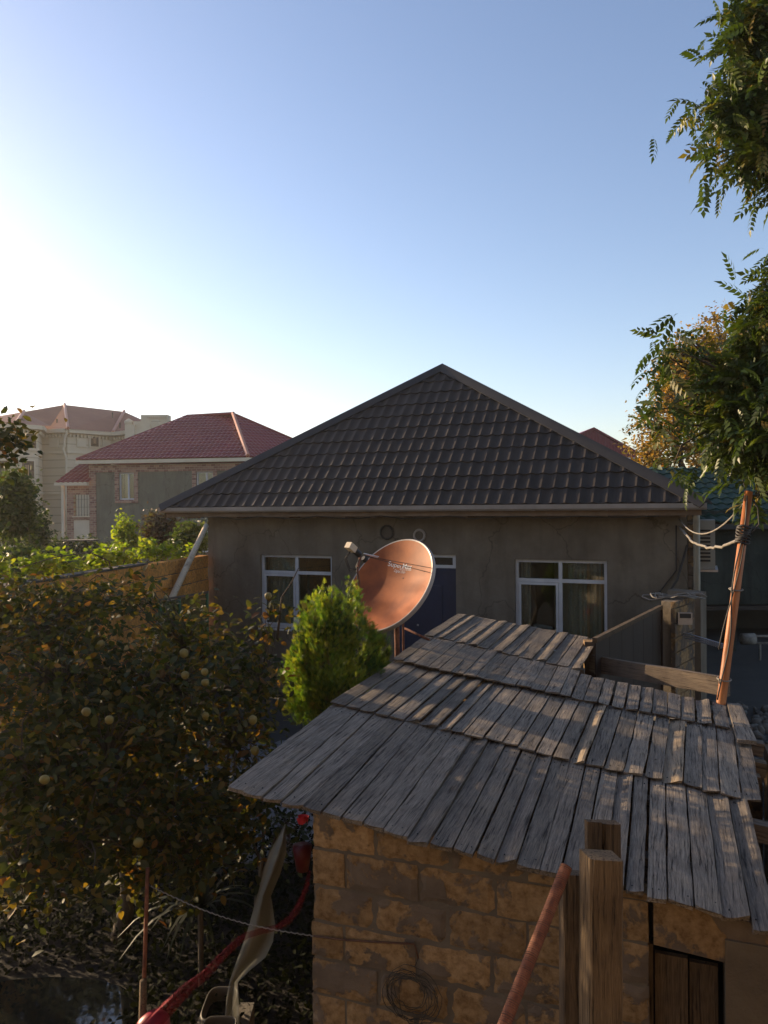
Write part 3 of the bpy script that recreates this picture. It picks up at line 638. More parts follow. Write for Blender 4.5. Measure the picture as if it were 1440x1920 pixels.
MB().box(H(dl - .3, -.6, .0), E1 * (dr - dl + .6), E2 * .6, (0, 0, FLOOR - .02)).build('doorstep', M['concrete'], house)
# round vents
for (px, py, rp) in ((726, 998, .12), (787, 1004, .1)):
    s, z = hs(px, py); mb = MB()
    ring = []
    for k in range(20):
        an = 2 * math.pi * k / 20; ring.append(H(s + rp * math.cos(an), -.02, z + rp * math.sin(an)))
    v = MB().tube(ring + ring[:1], .022, 6, cap=False).build('wall_vent', M['wire_dark'] if px == 726 else M['gutter'], house, smooth=True)
    MB().prism([H(s + rp * .9 * math.cos(2 * math.pi * k / 16), -.012, z + rp * .9 * math.sin(2 * math.pi * k / 16)) for k in range(16)], E2 * .01).build('vent_plate', M['plaster_rough'], v)

# ================================================================== SHED WITH BOARD ROOF
A0 = aty(425, 1475, 4.2); B0 = aty(1400, 1735, 3.3); U2 = nrm(B0 - A0); _d = ray(1240, 899); U1 = nrm(_d - U2 * np.dot(_d, U2) / 1.0 * 1.0)
NRM = nrm(np.cross(U2, U1)); U1 = nrm(U1 - U2 * (U1 @ U2))
def S(u, v, h=0): return A0 + U2 * u + U1 * v + NRM * h
shed = empty('shed', (1.0, 5.5, 0), 'low limestone shed roofed with rows of weathered grey boards in the foreground', 'shed')
M['plank_painted_sun'] = wood_mat('painted_sun_board', (.09, .066, .042), (.24, .185, .125), (.36, .285, .2), rnd=.1)  # paler copy of the boards, sunlight painted into the colour
def plank(u0, u1, v0, w0, w1, v1, h0, h1, th, wob=.004):
    """board whose near edge runs u0..u1 at v0 and far edge w0..w1 at v1"""
    K = 12; mb = MB(); cen = S((u0 + u1) / 2, v0, 0); ph = random.random() * 50; endcut = random.uniform(-.012, .012); rc = random.uniform(.004, .018); cup = random.uniform(-.003, .004)
    twist = random.uniform(-.004, .004); tc = random.uniform(-.004, .0028) if random.random() > .1 else -.011; pale = any(abs((u0 + u1) / 2 - q) < .04 and 1.3 < v0 < 1.6 for q in (1.723, 2.3)); tc = -.016 if pale else tc  # two boards get the painted sunlight and a stronger tilt
    for i in range(K + 1):
        t = i / K; v = v0 + (v1 - v0) * t; a = u0 + (w0 - u0) * t; b = u1 + (w1 - u1) * t; h = h0 + (h1 - h0) * t
        a += wob * mnoise.noise(Vector((ph, t * 5, 0))); b += wob * mnoise.noise(Vector((ph + 9, t * 5, 0)))
        va = v + endcut * (1 - t) ; vb = v - endcut * (1 - t)
        if i == 0: va += rc * random.uniform(.5, 1.5); vb += rc * random.uniform(.5, 1.5)
        tw = twist * math.sin(t * 3.1 + ph) + tc
        pa, pb = S(a, va, h + tw), S(b, vb, h - tw); pm = S((a + b) / 2, v + (0 if i else -rc * .2), h + cup)
        p1 = S(a + (b - a) * .18, v * 1.0 + (va - v) * .25, h + cup * .5 + tw); p2 = S(a + (b - a) * .82, v + (vb - v) * .25, h + cup * .5 - tw)
        lo = [pa - NRM * th, pb - NRM * th]
        mb.v += [tuple(q) for q in (pa, p1, pm, p2, pb, lo[1], lo[0])]
    for i in range(K):
        for j in range(7):
            a = i * 7 + j; b = i * 7 + (j + 1) % 7; mb.f.append((a, b, b + 7, a + 7))
    mb.f.append(tuple(range(7))); mb.f.append(tuple(K * 7 + j for j in range(7))[::-1])
    return mb.build('plank', M['plank_painted_sun'] if pale else M['plank'], shed, frame=frame(cen, U2, U1))
def interp(xs, ys, x): return float(np.interp(x, xs, ys))
NAILS = []
def fanrow(bounds, v0f, v1f, lo, hi, tlo, thi, lift, over=.09, gap=.004):
    for a, b in zip(bounds[:-1], bounds[1:]):
        m = (a + b) / 2; f = lambda x: tlo + (x - lo) / (hi - lo) * (thi - tlo)
        h0 = lift + random.uniform(-.002, .003); th = random.uniform(.02, .027) if lift == 0 else .013
        g1 = random.uniform(.0, gap * 1.6); g2 = random.uniform(.0, gap * 1.6)
        plank(a + g1, b - g2, v0f(m) + random.uniform(-.012, .012), f(a) + g1, f(b) - g2, v1f(m) + over + random.uniform(-.02, .02), h0, random.uniform(-.004, .001) - (.006 if lift < .03 else 0), th, wob=random.choice([.002, .004, .008]))
        for (q, vv) in ((.3, .05), (.7, .055), (.28, .96), (.73, .95)):
            va, vb = v0f(m), v1f(m); uu = (a + (b - a) * q) * (1 - vv) + (f(a) + (f(b) - f(a)) * q) * vv; NAILS.append((uu + random.uniform(-.01, .01), va + (vb - va) * vv + random.uniform(-.015, .015), h0 * (1 - vv)))
row1 = [0, .107, .22, .341, .461, .57, .683, .803, .923, 1.059, 1.169, 1.286, 1.402, 1.498, 1.596, 1.711, 1.809, 1.90, 2.0, 2.093, 2.186, 2.282, 2.394, 2.511, 2.623, 2.735]
fanrow(row1, lambda u: interp([0, .8, 1.06, 1.3, 1.5, 2.1, 2.5, 2.74], [0, 0, -.05, -.025, -.01, .025, .045, -.005], u), lambda u: interp([0, .8, 1.56, 2.8], [1.575, 1.53, 1.46, 1.45], u), 0, 2.735, -.105, 2.735, 0, gap=.006)
# lower right board pair sticks out further
row2 = [-.105, .02, .141, .255, .373, .49, .6, .74, .84, .939, 1.082, 1.208, 1.324, 1.44, 1.559, 1.675, 1.771, 1.888, 2.012, 2.133, 2.241, 2.359, 2.474, 2.576, 2.698, 2.809]
fanrow(row2, lambda u: interp([0, .6, .74, 1.2, 1.56, 2.8], [1.575, 1.56, 1.53, 1.52, 1.46, 1.455], u), lambda u: interp([-.13, .25, .7, 1.4, 2.9], [3.06, 2.97, 2.93, 2.87, 2.85], u), -.105, 2.809, -.13, 2.87, .014, gap=.006)
row3 = [-.13, -.02, .1, .235, .345, .458, .57, .687, .8, .911, 1.04, 1.166, 1.29, 1.412, 1.5]
fanrow(row3, lambda u: interp([-.13, .25, .7, 1.4], [3.03, 2.95, 2.92, 2.87], u), lambda u: interp([-.2, .27, .7, 1.476], [4.22, 4.13, 4.0, 3.85], u), -.13, 1.5, -.2, 1.476, .03, gap=.004)
row3r = [1.5, 1.61, 1.72, 1.826, 1.93, 2.04, 2.15, 2.26, 2.37, 2.48, 2.6, 2.72]
fanrow(row3r, lambda u: interp([1.5, 2.0, 2.9], [2.87, 2.84, 2.85], u), lambda u: interp([1.48, 2, 2.4, 2.9], [3.70, 3.65, 3.56, 3.53], u), 1.5, 2.72, 1.482, 2.74, .018, gap=.01)
plank(2.745, 2.875, 2.5, 2.75, 2.86, 3.62, .05, .012, .026)
row4 = [-.2, -.09, .017, .14, .27, .41, .53, .687, .78, .865, 1.0, 1.139, 1.25, 1.361, 1.476]
fanrow(row4, lambda u: interp([-.2, .27, .7, 1.476], [4.22, 4.13, 4.0, 3.86], u), lambda u: interp([-.22, .4, 1.15, 1.51], [5.6, 5.58, 5.45, 5.42], u), -.2, 1.476, -.22, 1.513, .014)
mb = MB()
for (u_, v_, h_) in NAILS: mb.prism([S(u_ + .0035 * math.cos(k * 1.26), v_ + .0035 * math.sin(k * 1.26), h_ - .004) for k in range(5)], NRM * .0065)
mb.build('nails', M['black_plastic'], shed, kind='stuff')
# beams under the boards
def beam(par, name, p, q, w, h, mat):
    p, q = np.array(p, float), np.array(q, float); d = nrm(q - p); x = nrm(np.cross(d, V(0, 0, 1))); zz = np.cross(x, d); L = np.linalg.norm(q - p)
    K = 6; mb = MB(); ph = random.random() * 99
    for i in range(K + 1):
        c = p + d * L * i / K
        for (a, b) in ((-1, -1), (1, -1), (1, 1), (-1, 1)):
            jit = .004 * mnoise.noise(Vector((ph + a, i * .7, b))); mb.v.append(tuple(c + x * (a * w / 2 + jit) + zz * (b * h / 2 + jit)))
    for i in range(K):
        for j in range(4): a = i * 4 + j; b = i * 4 + (j + 1) % 4; mb.f.append((a, b, b + 4, a + 4))
    mb.f += [(3, 2, 1, 0), tuple(K * 4 + j for j in range(4))]
    return mb.build(name, M[mat], par, frame=frame(p, x, d))
for (v, ua, ub, mat) in ((.5, .3, 2.72, 'beam'), (1.25, .2, 2.98, 'beam'), (2.05, .1, 2.86, 'timber'), (2.35, .1, 2.93, 'timber'), (2.8, .0, 2.96, 'beam'), (3.4, .05, 2.7, 'beam')):
    beam(shed, 'purlin', S(ua, v, -.085), S(ub, v, -.085), .09, .1, mat)
for (v, ua, ub) in ((4.1, 0, 1.5), (5.2, 0, 1.5)): beam(shed, 'purlin', S(ua, v, -.085), S(ub, v, -.085), .09, .1, 'beam')
beam(shed, 'purlin', S(2.66, .7, -.16), S(2.8, 3.4, -.16), .1, .1, 'timber')
# front wall of sawn stone
W0 = V(aty(583, 1545, 4.1)[0], 4.13, 0); WD = nrm(V(U2[0], U2[1], 0)); WN = V(WD[1], -WD[0], 0); WN = WN if WN[1] < 0 else -WN
wallF = lambda s, z, d=0: W0 + WD * s + V(0, 0, z) + WN * d
def rooftop_z(s): # underside of boards above wall point
    p = wallF(s, 0); k = np.dot(A0 - p, NRM) / NRM[2]; return k - .035
zb = .0; row = 0
while zb < 2.1:
    off = -.02 if row % 2 else -.21; s = off + random.uniform(-.02, .02)
    while s < 1.72:
        wdt = random.uniform(.375, .4); a = max(s, random.uniform(-.012, .008)); b = min(s + wdt, 1.72)
        zt_ = min(zb + .188 + random.uniform(-.004, .004), rooftop_z((a + b) / 2))
        if b - a > .05 and zt_ - zb > .03:
            rough_block('brick', wallF(a, zb, random.uniform(-.001, .008)), WD * (b - a), -WN * .19, (0, 0, zt_ - zb), 'lime', shed)
        s += wdt + .008
    zb += .196; row += 1
MB().box(wallF(.012, 0, -.007), WD * 1.7, -WN * .16, (0, 0, rooftop_z(0) - .22)).build('mortar_bed', M['plaster_rough'], shed)
MB().prism([wallF(.05, rooftop_z(.05) - .3, -.0075), wallF(1.7, rooftop_z(1.7) - .22, -.0075), wallF(1.7, rooftop_z(1.7) - .02, -.0075), wallF(.05, rooftop_z(.05) - .02, -.0075)], -WN * .16).build('mortar_bed', M['plaster_rough'], shed)
# side walls
for s0, v1 in ((.0, 5.3), (2.55, 3.5)):
    ez = rooftop_z(s0) - .12
    MB().box(wallF(s0 + .003, 0, -.2), WD * .19, -WN * (v1 - .3), (0, 0, ez)).build('side_wall', M['lime'], shed)
# lintel, boarded door, plastered pier at the right of the post
MB().prism([wallF(1.74, rooftop_z(1.74) - .22, .0), wallF(2.32, rooftop_z(2.32) - .2, .0), wallF(2.32, rooftop_z(2.32) - .0, .0), wallF(1.74, rooftop_z(1.74) - .0, .0)], -WN * .18).build('lintel', M['lime'], shed)
sd_ = lambda px, py: float((atp(px, py, W0, WN) - W0) @ WD)
bx = [sd_(1176, 1850), sd_(1226, 1850), sd_(1292, 1850), sd_(1350, 1850)]
dr_ = None
for i in range(3):
    a, b = bx[i] + .004, bx[i + 1] - .004; zt_ = rooftop_z(a) - .26 - (.03 if i else 0)
    mb = MB().box(wallF(a, 0, -.05 - .01 * i), WD * (b - a), -WN * .03, (0, 0, zt_))
    mb.build('door_board', M['timber_dark'], shed, frame=frame(wallF(a, 0, -.05), WD, (0, 0, 1)))
MB().box(wallF(sd_(1360, 1850), 0, .012), WD * .9, -WN * .2, (0, 0, rooftop_z(2.5) - .05)).build('pier', M['plaster_rough'], shed)
# inner darkness of the shed: back wall
MB().box(wallF(.2, 0, -3.0), WD * 2.3, -WN * .15, (0, 0, 1.5)).build('back_wall', M['lime'], shed)

# coil of wire, bent bar on the wall
rodp = [wallF(*q) for q in []]
wr = [atp(px, py, wallF(0, 0, .02), WN) for px, py in ((588, 1755), (640, 1762), (700, 1766), (776, 1770), (780, 1780), (784, 1797))]
bar = MB().tube(wr, .0055, 6).build('iron_hook', M['wire_rust'], smooth=True, label='thin bent iron bar lying along the shed wall joint', cat='iron bar')
mb = MB(); cc = atp(772, 1862, wallF(0, 0, .03), WN)
for k in range(10):
    rx, rz = random.uniform(.07, .15), random.uniform(.08, .165); ox, oz = random.uniform(-.02, .02), random.uniform(-.03, .03); tl = random.uniform(-.5, .5)
    pts = []
    for i in range(25):
        an = 2 * math.pi * i / 24; a, b = rx * math.cos(an), rz * math.sin(an); a, b = a * math.cos(tl) - b * math.sin(tl), a * math.sin(tl) + b * math.cos(tl)
        pts.append(cc + WD * (a + ox) + V(0, 0, b + oz) + WN * (.0 + .03 * random.random() + .02 * math.sin(an)))
    mb.tube(pts, .0018, 4, cap=False)
mb.tube([atp(784, 1797, wallF(0, 0, .02), WN), atp(778, 1812, wallF(0, 0, .03), WN), cc + V(0, 0, .14)], .0022, 4)
mb.build('wire_coil', M['wire_dark'], smooth=True, label='tangled coil of rusty wire hanging on the limestone shed wall', cat='wire coil')

# posts in front
def timber(name, px0, px1, pyt, z, dep, mat, label, lean=0, cat='post', zb=0.0):
    a, b = aty(px0, pyt, z), aty(px1, pyt, z); wd = b[0] - a[0]; top = a[2]
    mb = MB(); K = 8; ph = random.random() * 40; dy = V(-.2, 1, 0) * dep / 1.02
    for i in range(K + 1):
        t = i / K; zz = zb + (top - zb) * t; o = V(a[0] + lean * (t - 1), z, zz)
        j = lambda q: .004 * mnoise.noise(Vector((ph + q, t * 6, 1)))
        c = .006 if i < K else .012; X = V(1, -.16, 0)
        ring = [o + X * (c + j(0)), o + X * (wd - c + j(1)), o + X * (wd + j(2)) + dy * .08, o + X * (wd + j(2)) + dy, o + dy + X * j(3), o + dy * .08 + X * j(3)]
        mb.v += [tuple(q) for q in ring]
    for i in range(K):
        for q in range(6): u = i * 6 + q; v = i * 6 + (q + 1) % 6; mb.f.append((u, v, v + 6, u + 6))
    mb.f += [tuple(range(6))[::-1], tuple(K * 6 + q for q in range(6))]
    return mb.build(name, M[mat], label=label, cat=cat, frame=frame(V(a[0], z, zb), (1, -.16, 0), (0, 0, 1)))
timber('timber_post', 1108, 1167, 1612, 2.95, .1, 'timber', 'thick squared brown timber post standing in front of the shed', .02)
timber('timber_post', 1056, 1094, 1640, 3.07, .05, 'timber_dark', 'thinner dark board post left of the thick timber post')
timber('timber_post', 1102, 1127, 1541, 3.2, .03, 'timber_dark', 'narrow charred board end rising behind the thick timber post')
timber('timber_post', 1130, 1163, 1545, 3.2, .05, 'timber_dark', 'short dark board end right of the charred one behind the thick timber post')
# corrugated rusty pipe
p0, p1 = aty(1062, 1625, 2.98), aty(940, 1935, 2.62); p1 = p0 + (p1 - p0) * 1.6
mb = MB(); N = 150; pts = []; rr = []
for i in range(N + 1):
    t = i / N; pts.append(p0 + (p1 - p0) * t); rr.append(.0225 + .0006 * random.random())
pipe = mb.tube(pts, rr, 14, cap=False).build('rusty_pipe', M['rust'], smooth=True, label='leaning rusty pipe wound with wire beside the timber posts', cat='pipe')
mb = MB(); ax = nrm(p1 - p0); xx = nrm(np.cross(ax, V(0, 1, 0))); yy = np.cross(ax, xx); pts = []
for i in range(1900):
    t = i / 1900; an = 2 * math.pi * 140 * t; rw = .0222 + .0022 * mnoise.noise(Vector((t * 60, 0, 0))); pts.append(p0 + (p1 - p0) * (t + .004 * mnoise.noise(Vector((t * 45, 3, 0)))) + (xx * math.cos(an) + yy * math.sin(an)) * rw)
mb.tube(pts, .0014, 4).build('wire_winding', M['wire_rust'], pipe)

# ================================================================== SATELLITE DISH
DC = aty(728, 1095, 7.6); DN = nrm(V(-.58, -.57, .57)); DQ = nrm(V(0, 0, 1) - DN * DN[2]); DP = np.cross(DQ, DN); DP = DP if DP[0] > 0 else -DP
RD = .515; DD = .12
poleX = aty(747, 1200, 7.72)
dish = empty('satellite_dish', (poleX[0], 7.72, 0), 'large rusty orange satellite dish on a pole beside the conifer', 'satellite dish')
def dsurf(r, an, off=0): return DC + (DP * math.cos(an) + DQ * math.sin(an)) * r - DN * (DD * (1 - (r / RD) ** 2) + off)
m, ns, ls, b = newmat('rust_painted_dish')
c = coords(ns, ls, 'obj'); n = node(ns, 'ShaderNodeTexNoise', i_Scale=3.2, i_Detail=8, i_Roughness=.6); ls.new(c, n.inputs['Vector'])
r1 = ramp(ns, [(.3, (.17, .04, .009)), (.6, (.32, .085, .016)), (.75, (.4, .125, .026))]); ls.new(n.outputs['Fac'], r1.inputs[0])
mp = ns.new('ShaderNodeMapping'); mp.inputs['Scale'].default_value = (5, 5, 1.6); mp.inputs['Location'].default_value = (3.3, 1.2, .4); ls.new(c, mp.inputs[0])
n2 = node(ns, 'ShaderNodeTexNoise', i_Scale=1.0, i_Detail=7, i_Roughness=.6); ls.new(mp.outputs[0], n2.inputs['Vector'])
r2 = ramp(ns, [(.68, (0, 0, 0)), (.78, (1, 1, 1))]); ls.new(n2.outputs['Fac'], r2.inputs[0])
mx = ns.new('ShaderNodeMixRGB'); mx.inputs[2].default_value = (.5, .42, .33, 1); ls.new(r2.outputs[0], mx.inputs[0]); ls.new(r1.outputs[0], mx.inputs[1]); ls.new(mx.outputs[0], b.inputs['Base Color']); b.inputs['Roughness'].default_value = .62; b.inputs['Specular IOR Level'].default_value = .25
M['dish'] = m
mb = MB(); NA, NRr = 64, 12
mb.grid(lambda u, v: dsurf(RD * (.001 + .999 * v), 2 * math.pi * u), NA, NRr); refl = mb.build('reflector', M['dish'], dish, smooth=True)
MB().grid(lambda u, v: dsurf(RD * (.001 + .999 * v), 2 * math.pi * u, .012), NA, NRr).build('reflector_back', M['gutter'], dish, smooth=True)
mb = MB()
prof = [(0, .0), (.012, -.004), (.02, .006), (.02, .04), (.012, .04), (.012, .012), (0, .010)]
for i in range(NA + 1):
    an = 2 * math.pi * i / NA; e = DP * math.cos(an) + DQ * math.sin(an)
    for (r_, d_) in prof: mb.v.append(tuple(DC + e * (RD + r_) - DN * d_))
for i in range(NA):
    for j in range(7): a = i * 7 + j; b2 = i * 7 + (j + 1) % 7; mb.f.append((a, b2, b2 + 7, a + 7))
mb.build('rim', M['gutter'], dish, smooth=False)
# lettering
def letter(txt, pa, pb, hgt, name='lettering', thick=.0, shear=0.0):
    cu = bpy.data.curves.new('t', 'FONT'); cu.body = txt; cu.size = 1; cu.offset = thick; cu.shear = shear; o = bpy.data.objects.new('t', cu); COL.objects.link(o)
    bpy.context.view_layer.update(); dg = bpy.context.evaluated_depsgraph_get(); me = bpy.data.meshes.new_from_object(o.evaluated_get(dg)); bpy.data.objects.remove(o)
    bm = bmesh.new(); bm.from_mesh(me); bmesh.ops.triangulate(bm, faces=bm.faces); bmesh.ops.subdivide_edges(bm, edges=bm.edges[:], cuts=1); bm.to_mesh(me); bm.free()
    plane = DC - DN * .085; A = atp(*pa, plane, DN); B = atp(*pb, plane, DN); X = B - A; L = np.linalg.norm(X); X = X / L; Y = np.cross(DN, X)
    wd = max(v.co.x for v in me.vertices); sx = L / wd; base = Vector(wloc(dish))
    for v in me.vertices:
        p = A + X * v.co.x * sx + Y * v.co.y * hgt; q = p - DC; r_ = math.hypot(q @ DP, q @ DQ); an = math.atan2(q @ DQ, q @ DP)
        v.co = Vector(dsurf(r_, an, -.0035)) - base
    me.materials.append(M['pvc']); ob = bpy.data.objects.new(name, me); COL.objects.link(ob); ob.parent = dish; return ob
letter('SuperMax', (728, 1062), (771, 1067), .07, thick=.004)
letter('SATELLITE DISH', (748, 1067.5), (770, 1070), .028)
letter('Digital Dish', (737, 1071), (757, 1074), .04, thick=.0, shear=.3)
for (px, py) in ((726, 1081), (757, 1085), (714, 1098)):
    pl = DC - DN * DD; q = atp(px, py, pl, DN); MB().tube([q + DN * .012, q + DN * .0], .007, 8).build('bolt', M['black_plastic'], dish)
# pole, arm, feed
zt_ = DC[2] - .28
MB().tube([V(poleX[0], 7.72, 0), V(poleX[0], 7.72, 1.2), V(poleX[0] - .02, 7.74, DC[2] - .1)], .028, 12).build('pole', M['rust'], dish, smooth=True)
MB().tube([V(poleX[0] + .05, 7.72, 0), V(poleX[0] + .05, 7.74, DC[2] - .25)], .012, 8).build('brace', M['rust'], dish, smooth=True)
bk = dsurf(.02, 0, .012)
MB().tube([V(poleX[0], 7.76, DC[2] - .16), bk - DN * .05, bk], .03, 8).build('bracket', M['rust'], dish)
foc = aty(676, 1042, 7.18); bot = dsurf(RD, -math.pi / 2 - .1) - DN * .0
armp = [bot, bot + DN * .12 + DQ * .02, aty(675, 1140, 7.1), aty(674, 1090, 7.06), aty(670, 1068, 7.1), foc]
MB().tube(armp, .011, 8).build('feed_arm', M['rust'], dish, smooth=True)
MB().tube([armp[0] + V(.03, 0, 0), aty(676, 1150, 7.08), aty(672, 1100, 7.04), aty(668, 1062, 7.1), foc], .005, 5).build('cable', M['wire_dark'], dish, smooth=True)
mb = MB().tube([foc - DN * -.1, foc + DN * .02], [.032, .032], 12); mb.tube([foc + DN * .0 - DN * .04, foc - DN * .075], [.022, .034], 12)
lnb = mb.build('feed', M['black_plastic'], dish, smooth=False)
MB().box(foc + DN * .10 - DP * .035 - DQ * .03, DP * .07, DQ * .06, DN * .09).build('feed_head', M['cream'], lnb)
for q in ((710, 1044), (708, 1046)): MB().tube([foc + V(.03, 0, .02), aty(q[0], q[1], 7.35)], .006, 6).build('feed_bar', M['steel'], dish)
for q in ((809, 1065), (807, 1074)):
    tgt = atp(q[0], q[1], DC, DN); MB().tube([foc + V(.03, 0, .0), tgt], .003, 5).build('stay_wire', M['wire_dark'], dish)
for k in range(3):
    a = foc + DN * .13; MB().tube([a, a + V(-.05 - .01 * k, 0, -.1), a + V(-.02, 0, -.19 - .02 * k), aty(672, 1064, 7.1)], .004, 5).build('cable', M['wire_dark'], dish, smooth=True)
# iron rod left of roof edge
MB().tube([aty(759, 1178, 8.3), aty(805, 1200, 8.0)], .013, 8).build('iron_rod', M['rust'], smooth=True, label='short rusty rod sticking out over the far left edge of the board roof', cat='rod')

# ================================================================== LEFT STONE WALL
bw = empty('stone_wall', (-4.0, 12.2, 0), 'yellow limestone block garden wall running back to the house corner', 'wall')
wa = aty(391, 1040, 15.35); wb = V(-4.62, 8.6, wa[2]); wdir = nrm((wb - wa) * V(1, 1, 0)); wL = np.linalg.norm((wb - wa)[:2]); wn_ = V(wdir[1], -wdir[0], 0); wn_ = wn_ if wn_[0] > 0 else -wn_
HT = wa[2]; nr = 11; rh = HT / nr
for r in range(4, nr):
    s = -.2 * (r % 2) + .0
    while s < wL:
        L = .4 + random.choice([0, 0, 0, -.18]); a, b = max(s, 0), min(s + L, wL + .2)
        if b - a > .06: block('brick', wa * V(1, 1, 0) + wdir * a + V(0, 0, r * rh + .004) + wn_ * random.uniform(-.004, .008), wdir * (b - a - .012), -wn_ * .19, (0, 0, rh - .013), 'lime_wall', bw, .007, .008)
        s += L
MB().box(wa * V(1, 1, 0) - wn_ * .012 + wdir * .01, wdir * wL, -wn_ * .17, (0, 0, HT - .02)).build('mortar_bed', M['plaster_rough'], bw)
MB().box(wa * V(1, 1, 0) + V(0, 0, HT + .001) + wdir * 2.6, wdir * (wL - 2.5), -wn_ * .2, (0, 0, .03)).build('coping', M['plaster_rough'], bw)
# wooden pole leaning between house and wall
q0, q1 = aty(387, 985, 14.6), aty(318, 1130, 13.2); MB().tube([q0, q0 + (q1 - q0) * .4, q1, q1 + (q1 - q0) * .9], [.05, .055, .06, .06], 10).build('wooden_pole', M['pale_wood'], smooth=True, label='pale peeled wooden pole leaning from the house eave down the wall', cat='pole')
# green framed panel of tinted glass
gp = aty(300, 1127, 12.8); gq = aty(391, 1134, 13.9); dgp = nrm((gq - gp) * V(1, 1, 0)); Lg = np.linalg.norm((gq - gp)[:2]); zb_, zt_ = gp[2] - 1.0, gp[2]
pn = empty('glazed_screen', (gp[0], gp[1], 0), 'green framed tinted screen standing at the house corner below the leaning pole', 'screen')
GM = nmat('green_paint', [(.3, (.02, .09, .05)), (.7, (.04, .15, .08))], 4, .5, .1)
for f in (0, .38, .97): MB().box(V(gp[0], gp[1], .0) + dgp * (Lg * f), dgp * .04, V(-dgp[1], dgp[0], 0) * .04, (0, 0, zt_)).build('post', GM, pn)
MB().box(V(gp[0], gp[1], zt_), dgp * (Lg + .02), V(-dgp[1], dgp[0], 0) * .045, (0, 0, .03)).build('rail', M['beam'], pn)
M['tint'] = cloth_mat('green_tinted_sheet', (.05, .08, .02), .45)
MB().box(V(gp[0], gp[1], .8) + dgp * .03 + V(-dgp[1], dgp[0], 0) * .02, dgp * (Lg - .03), V(-dgp[1], dgp[0], 0) * .005, (0, 0, zt_ - .82)).build('pane', M['tint'], pn)

# ================================================================== RIGHT SIDE: pillar, gate, pole, AC, buildings
P1 = aty(1262, 1129, 10.3); zP = P1[2]; P2 = V(*aty(1298, 1117, 11.0)[:2], 0); P0 = V(*aty(1240, 1130, 10.45)[:2], 0); P1 = V(P1[0], P1[1], 0)
pil = empty('gate_pier', P1, 'stone gate pier with grey rendered face and cables heaped on top', 'gate pier')
dr1 = nrm(P2 - P1); dl1 = P0 - P1; L1 = np.linalg.norm(P2 - P1)
P3 = P0 + (P2 - P1)
MB().prism([P1 + V(.0, 0, 0) - dr1 * -.01, P2, P3 + nrm(dl1) * .0, P0], (0, 0, zP)).build('core', M['plaster_rough'], pil)
rnn = V(dr1[1], -dr1[0], 0); z = .0; r = 0
while z < zP - .05:
    s = -.2 * (r % 2); 
    while s < L1:
        a, b = max(s, 0), min(s + .39, L1)
        if b - a > .04: block('brick', P1 + dr1 * a + rnn * .03 + V(0, 0, z), dr1 * (b - a), -rnn * .06, (0, 0, min(.185, zP - z)), 'lime', pil, .006, .008)
        s += .4
    z += .2; r += 1
P4 = P3 + nrm(dl1) * .3 + dr1 * .2
MB().box(V(P4[0], P4[1], 0), -nrm(dl1) * .55, dr1 * .3, (0, 0, zP + .02)).build('core', M['plaster'], pil)
# cables on pier
mb = MB()
for k in range(9):
    c = (P1 + P3) / 2 + V(random.uniform(-.15, .1), random.uniform(-.1, .15), zP + .005 + random.random() * .05); pts = []
    for i in range(14):
        an = i / 13 * 2 * math.pi * random.uniform(.8, 1.0); pts.append(c + V(.32 * math.cos(an) * random.uniform(.8, 1.1), .16 * math.sin(an), .03 * math.sin(3 * an)))
    mb.tube(pts, .009, 4)
mb.build('cable_bundle', M['wire_pale'], smooth=True, label='loose heap of grey cables lying on top of the gate pier', cat='cables')
# gate
G0 = aty(1240, 1134, 10.4); G1 = aty(1117, 1200, 7.9); gt = empty('gate', ((G0[0] + G1[0]) / 2, (G0[1] + G1[1]) / 2, 0), 'dark brown sheet metal gate hung from the stone gate pier', 'gate')
gd = nrm((G1 - G0) * V(1, 1, 0)); gL = np.linalg.norm((G1 - G0)[:2]); gz = (G0[2] + G1[2]) / 2; gn = V(gd[1], -gd[0], 0)
for i in range(6):
    MB().box(V(G0[0], G0[1], .08) + gd * (gL * i / 6 + .004), gd * (gL / 6 - .008), gn * .012, (0, 0, gz - .1)).build('panel', M['gate'], gt)
MB().box(V(G0[0], G0[1], gz - .04) - gn * .02, gd * (gL + .02), gn * .05, (0, 0, .05)).build('rail', M['timber_dark'], gt)
MB().box(V(G0[0], G0[1], 0) - gn * .02, gd * .04, gn * .05, (0, 0, gz - .04)).build('stile', M['gate'], gt)
# beam beyond the roof
bA, bB = aty(1108, 1243, 8.2), aty(1366, 1288, 6.95)
beam(None, 'timber_beam', bA, bB, .05, .17, 'beam'); o = bpy.data.objects[-1] if False else None
bm_o = [o for o in COL.objects if o.name.startswith('timber_beam')][0]; tag(bm_o, 'long grey brown plank on edge lying beyond the board roof', 'beam')
MB().box(aty(1096, 1212, 8.4) - V(0, 0, 1.9), V(.16, -.05, 0), V(.03, .16, 0), (0, 0, 1.95)).build('brick_stack', M['lime'], label='stump of stone blocks under the end of the long plank', cat='stone pier')
lw = empty('low_wall', (3.0, 7.8, 0), 'low broken concrete wall with stones behind the right edge of the board roof', 'wall')
for i in range(7):
    t = i / 7; p = V(*(bA * (1 - t) + bB * t)[:2], 0) + V(-.1, -.25, 0); d = nrm((bB - bA) * V(1, 1, 0))
    block('brick', p, d * .3, V(.2, .35, 0), (0, 0, bA[2] * (1 - t) + bB[2] * t - .32 + random.uniform(-.05, .03)), 'rubble', lw, .02, .02)
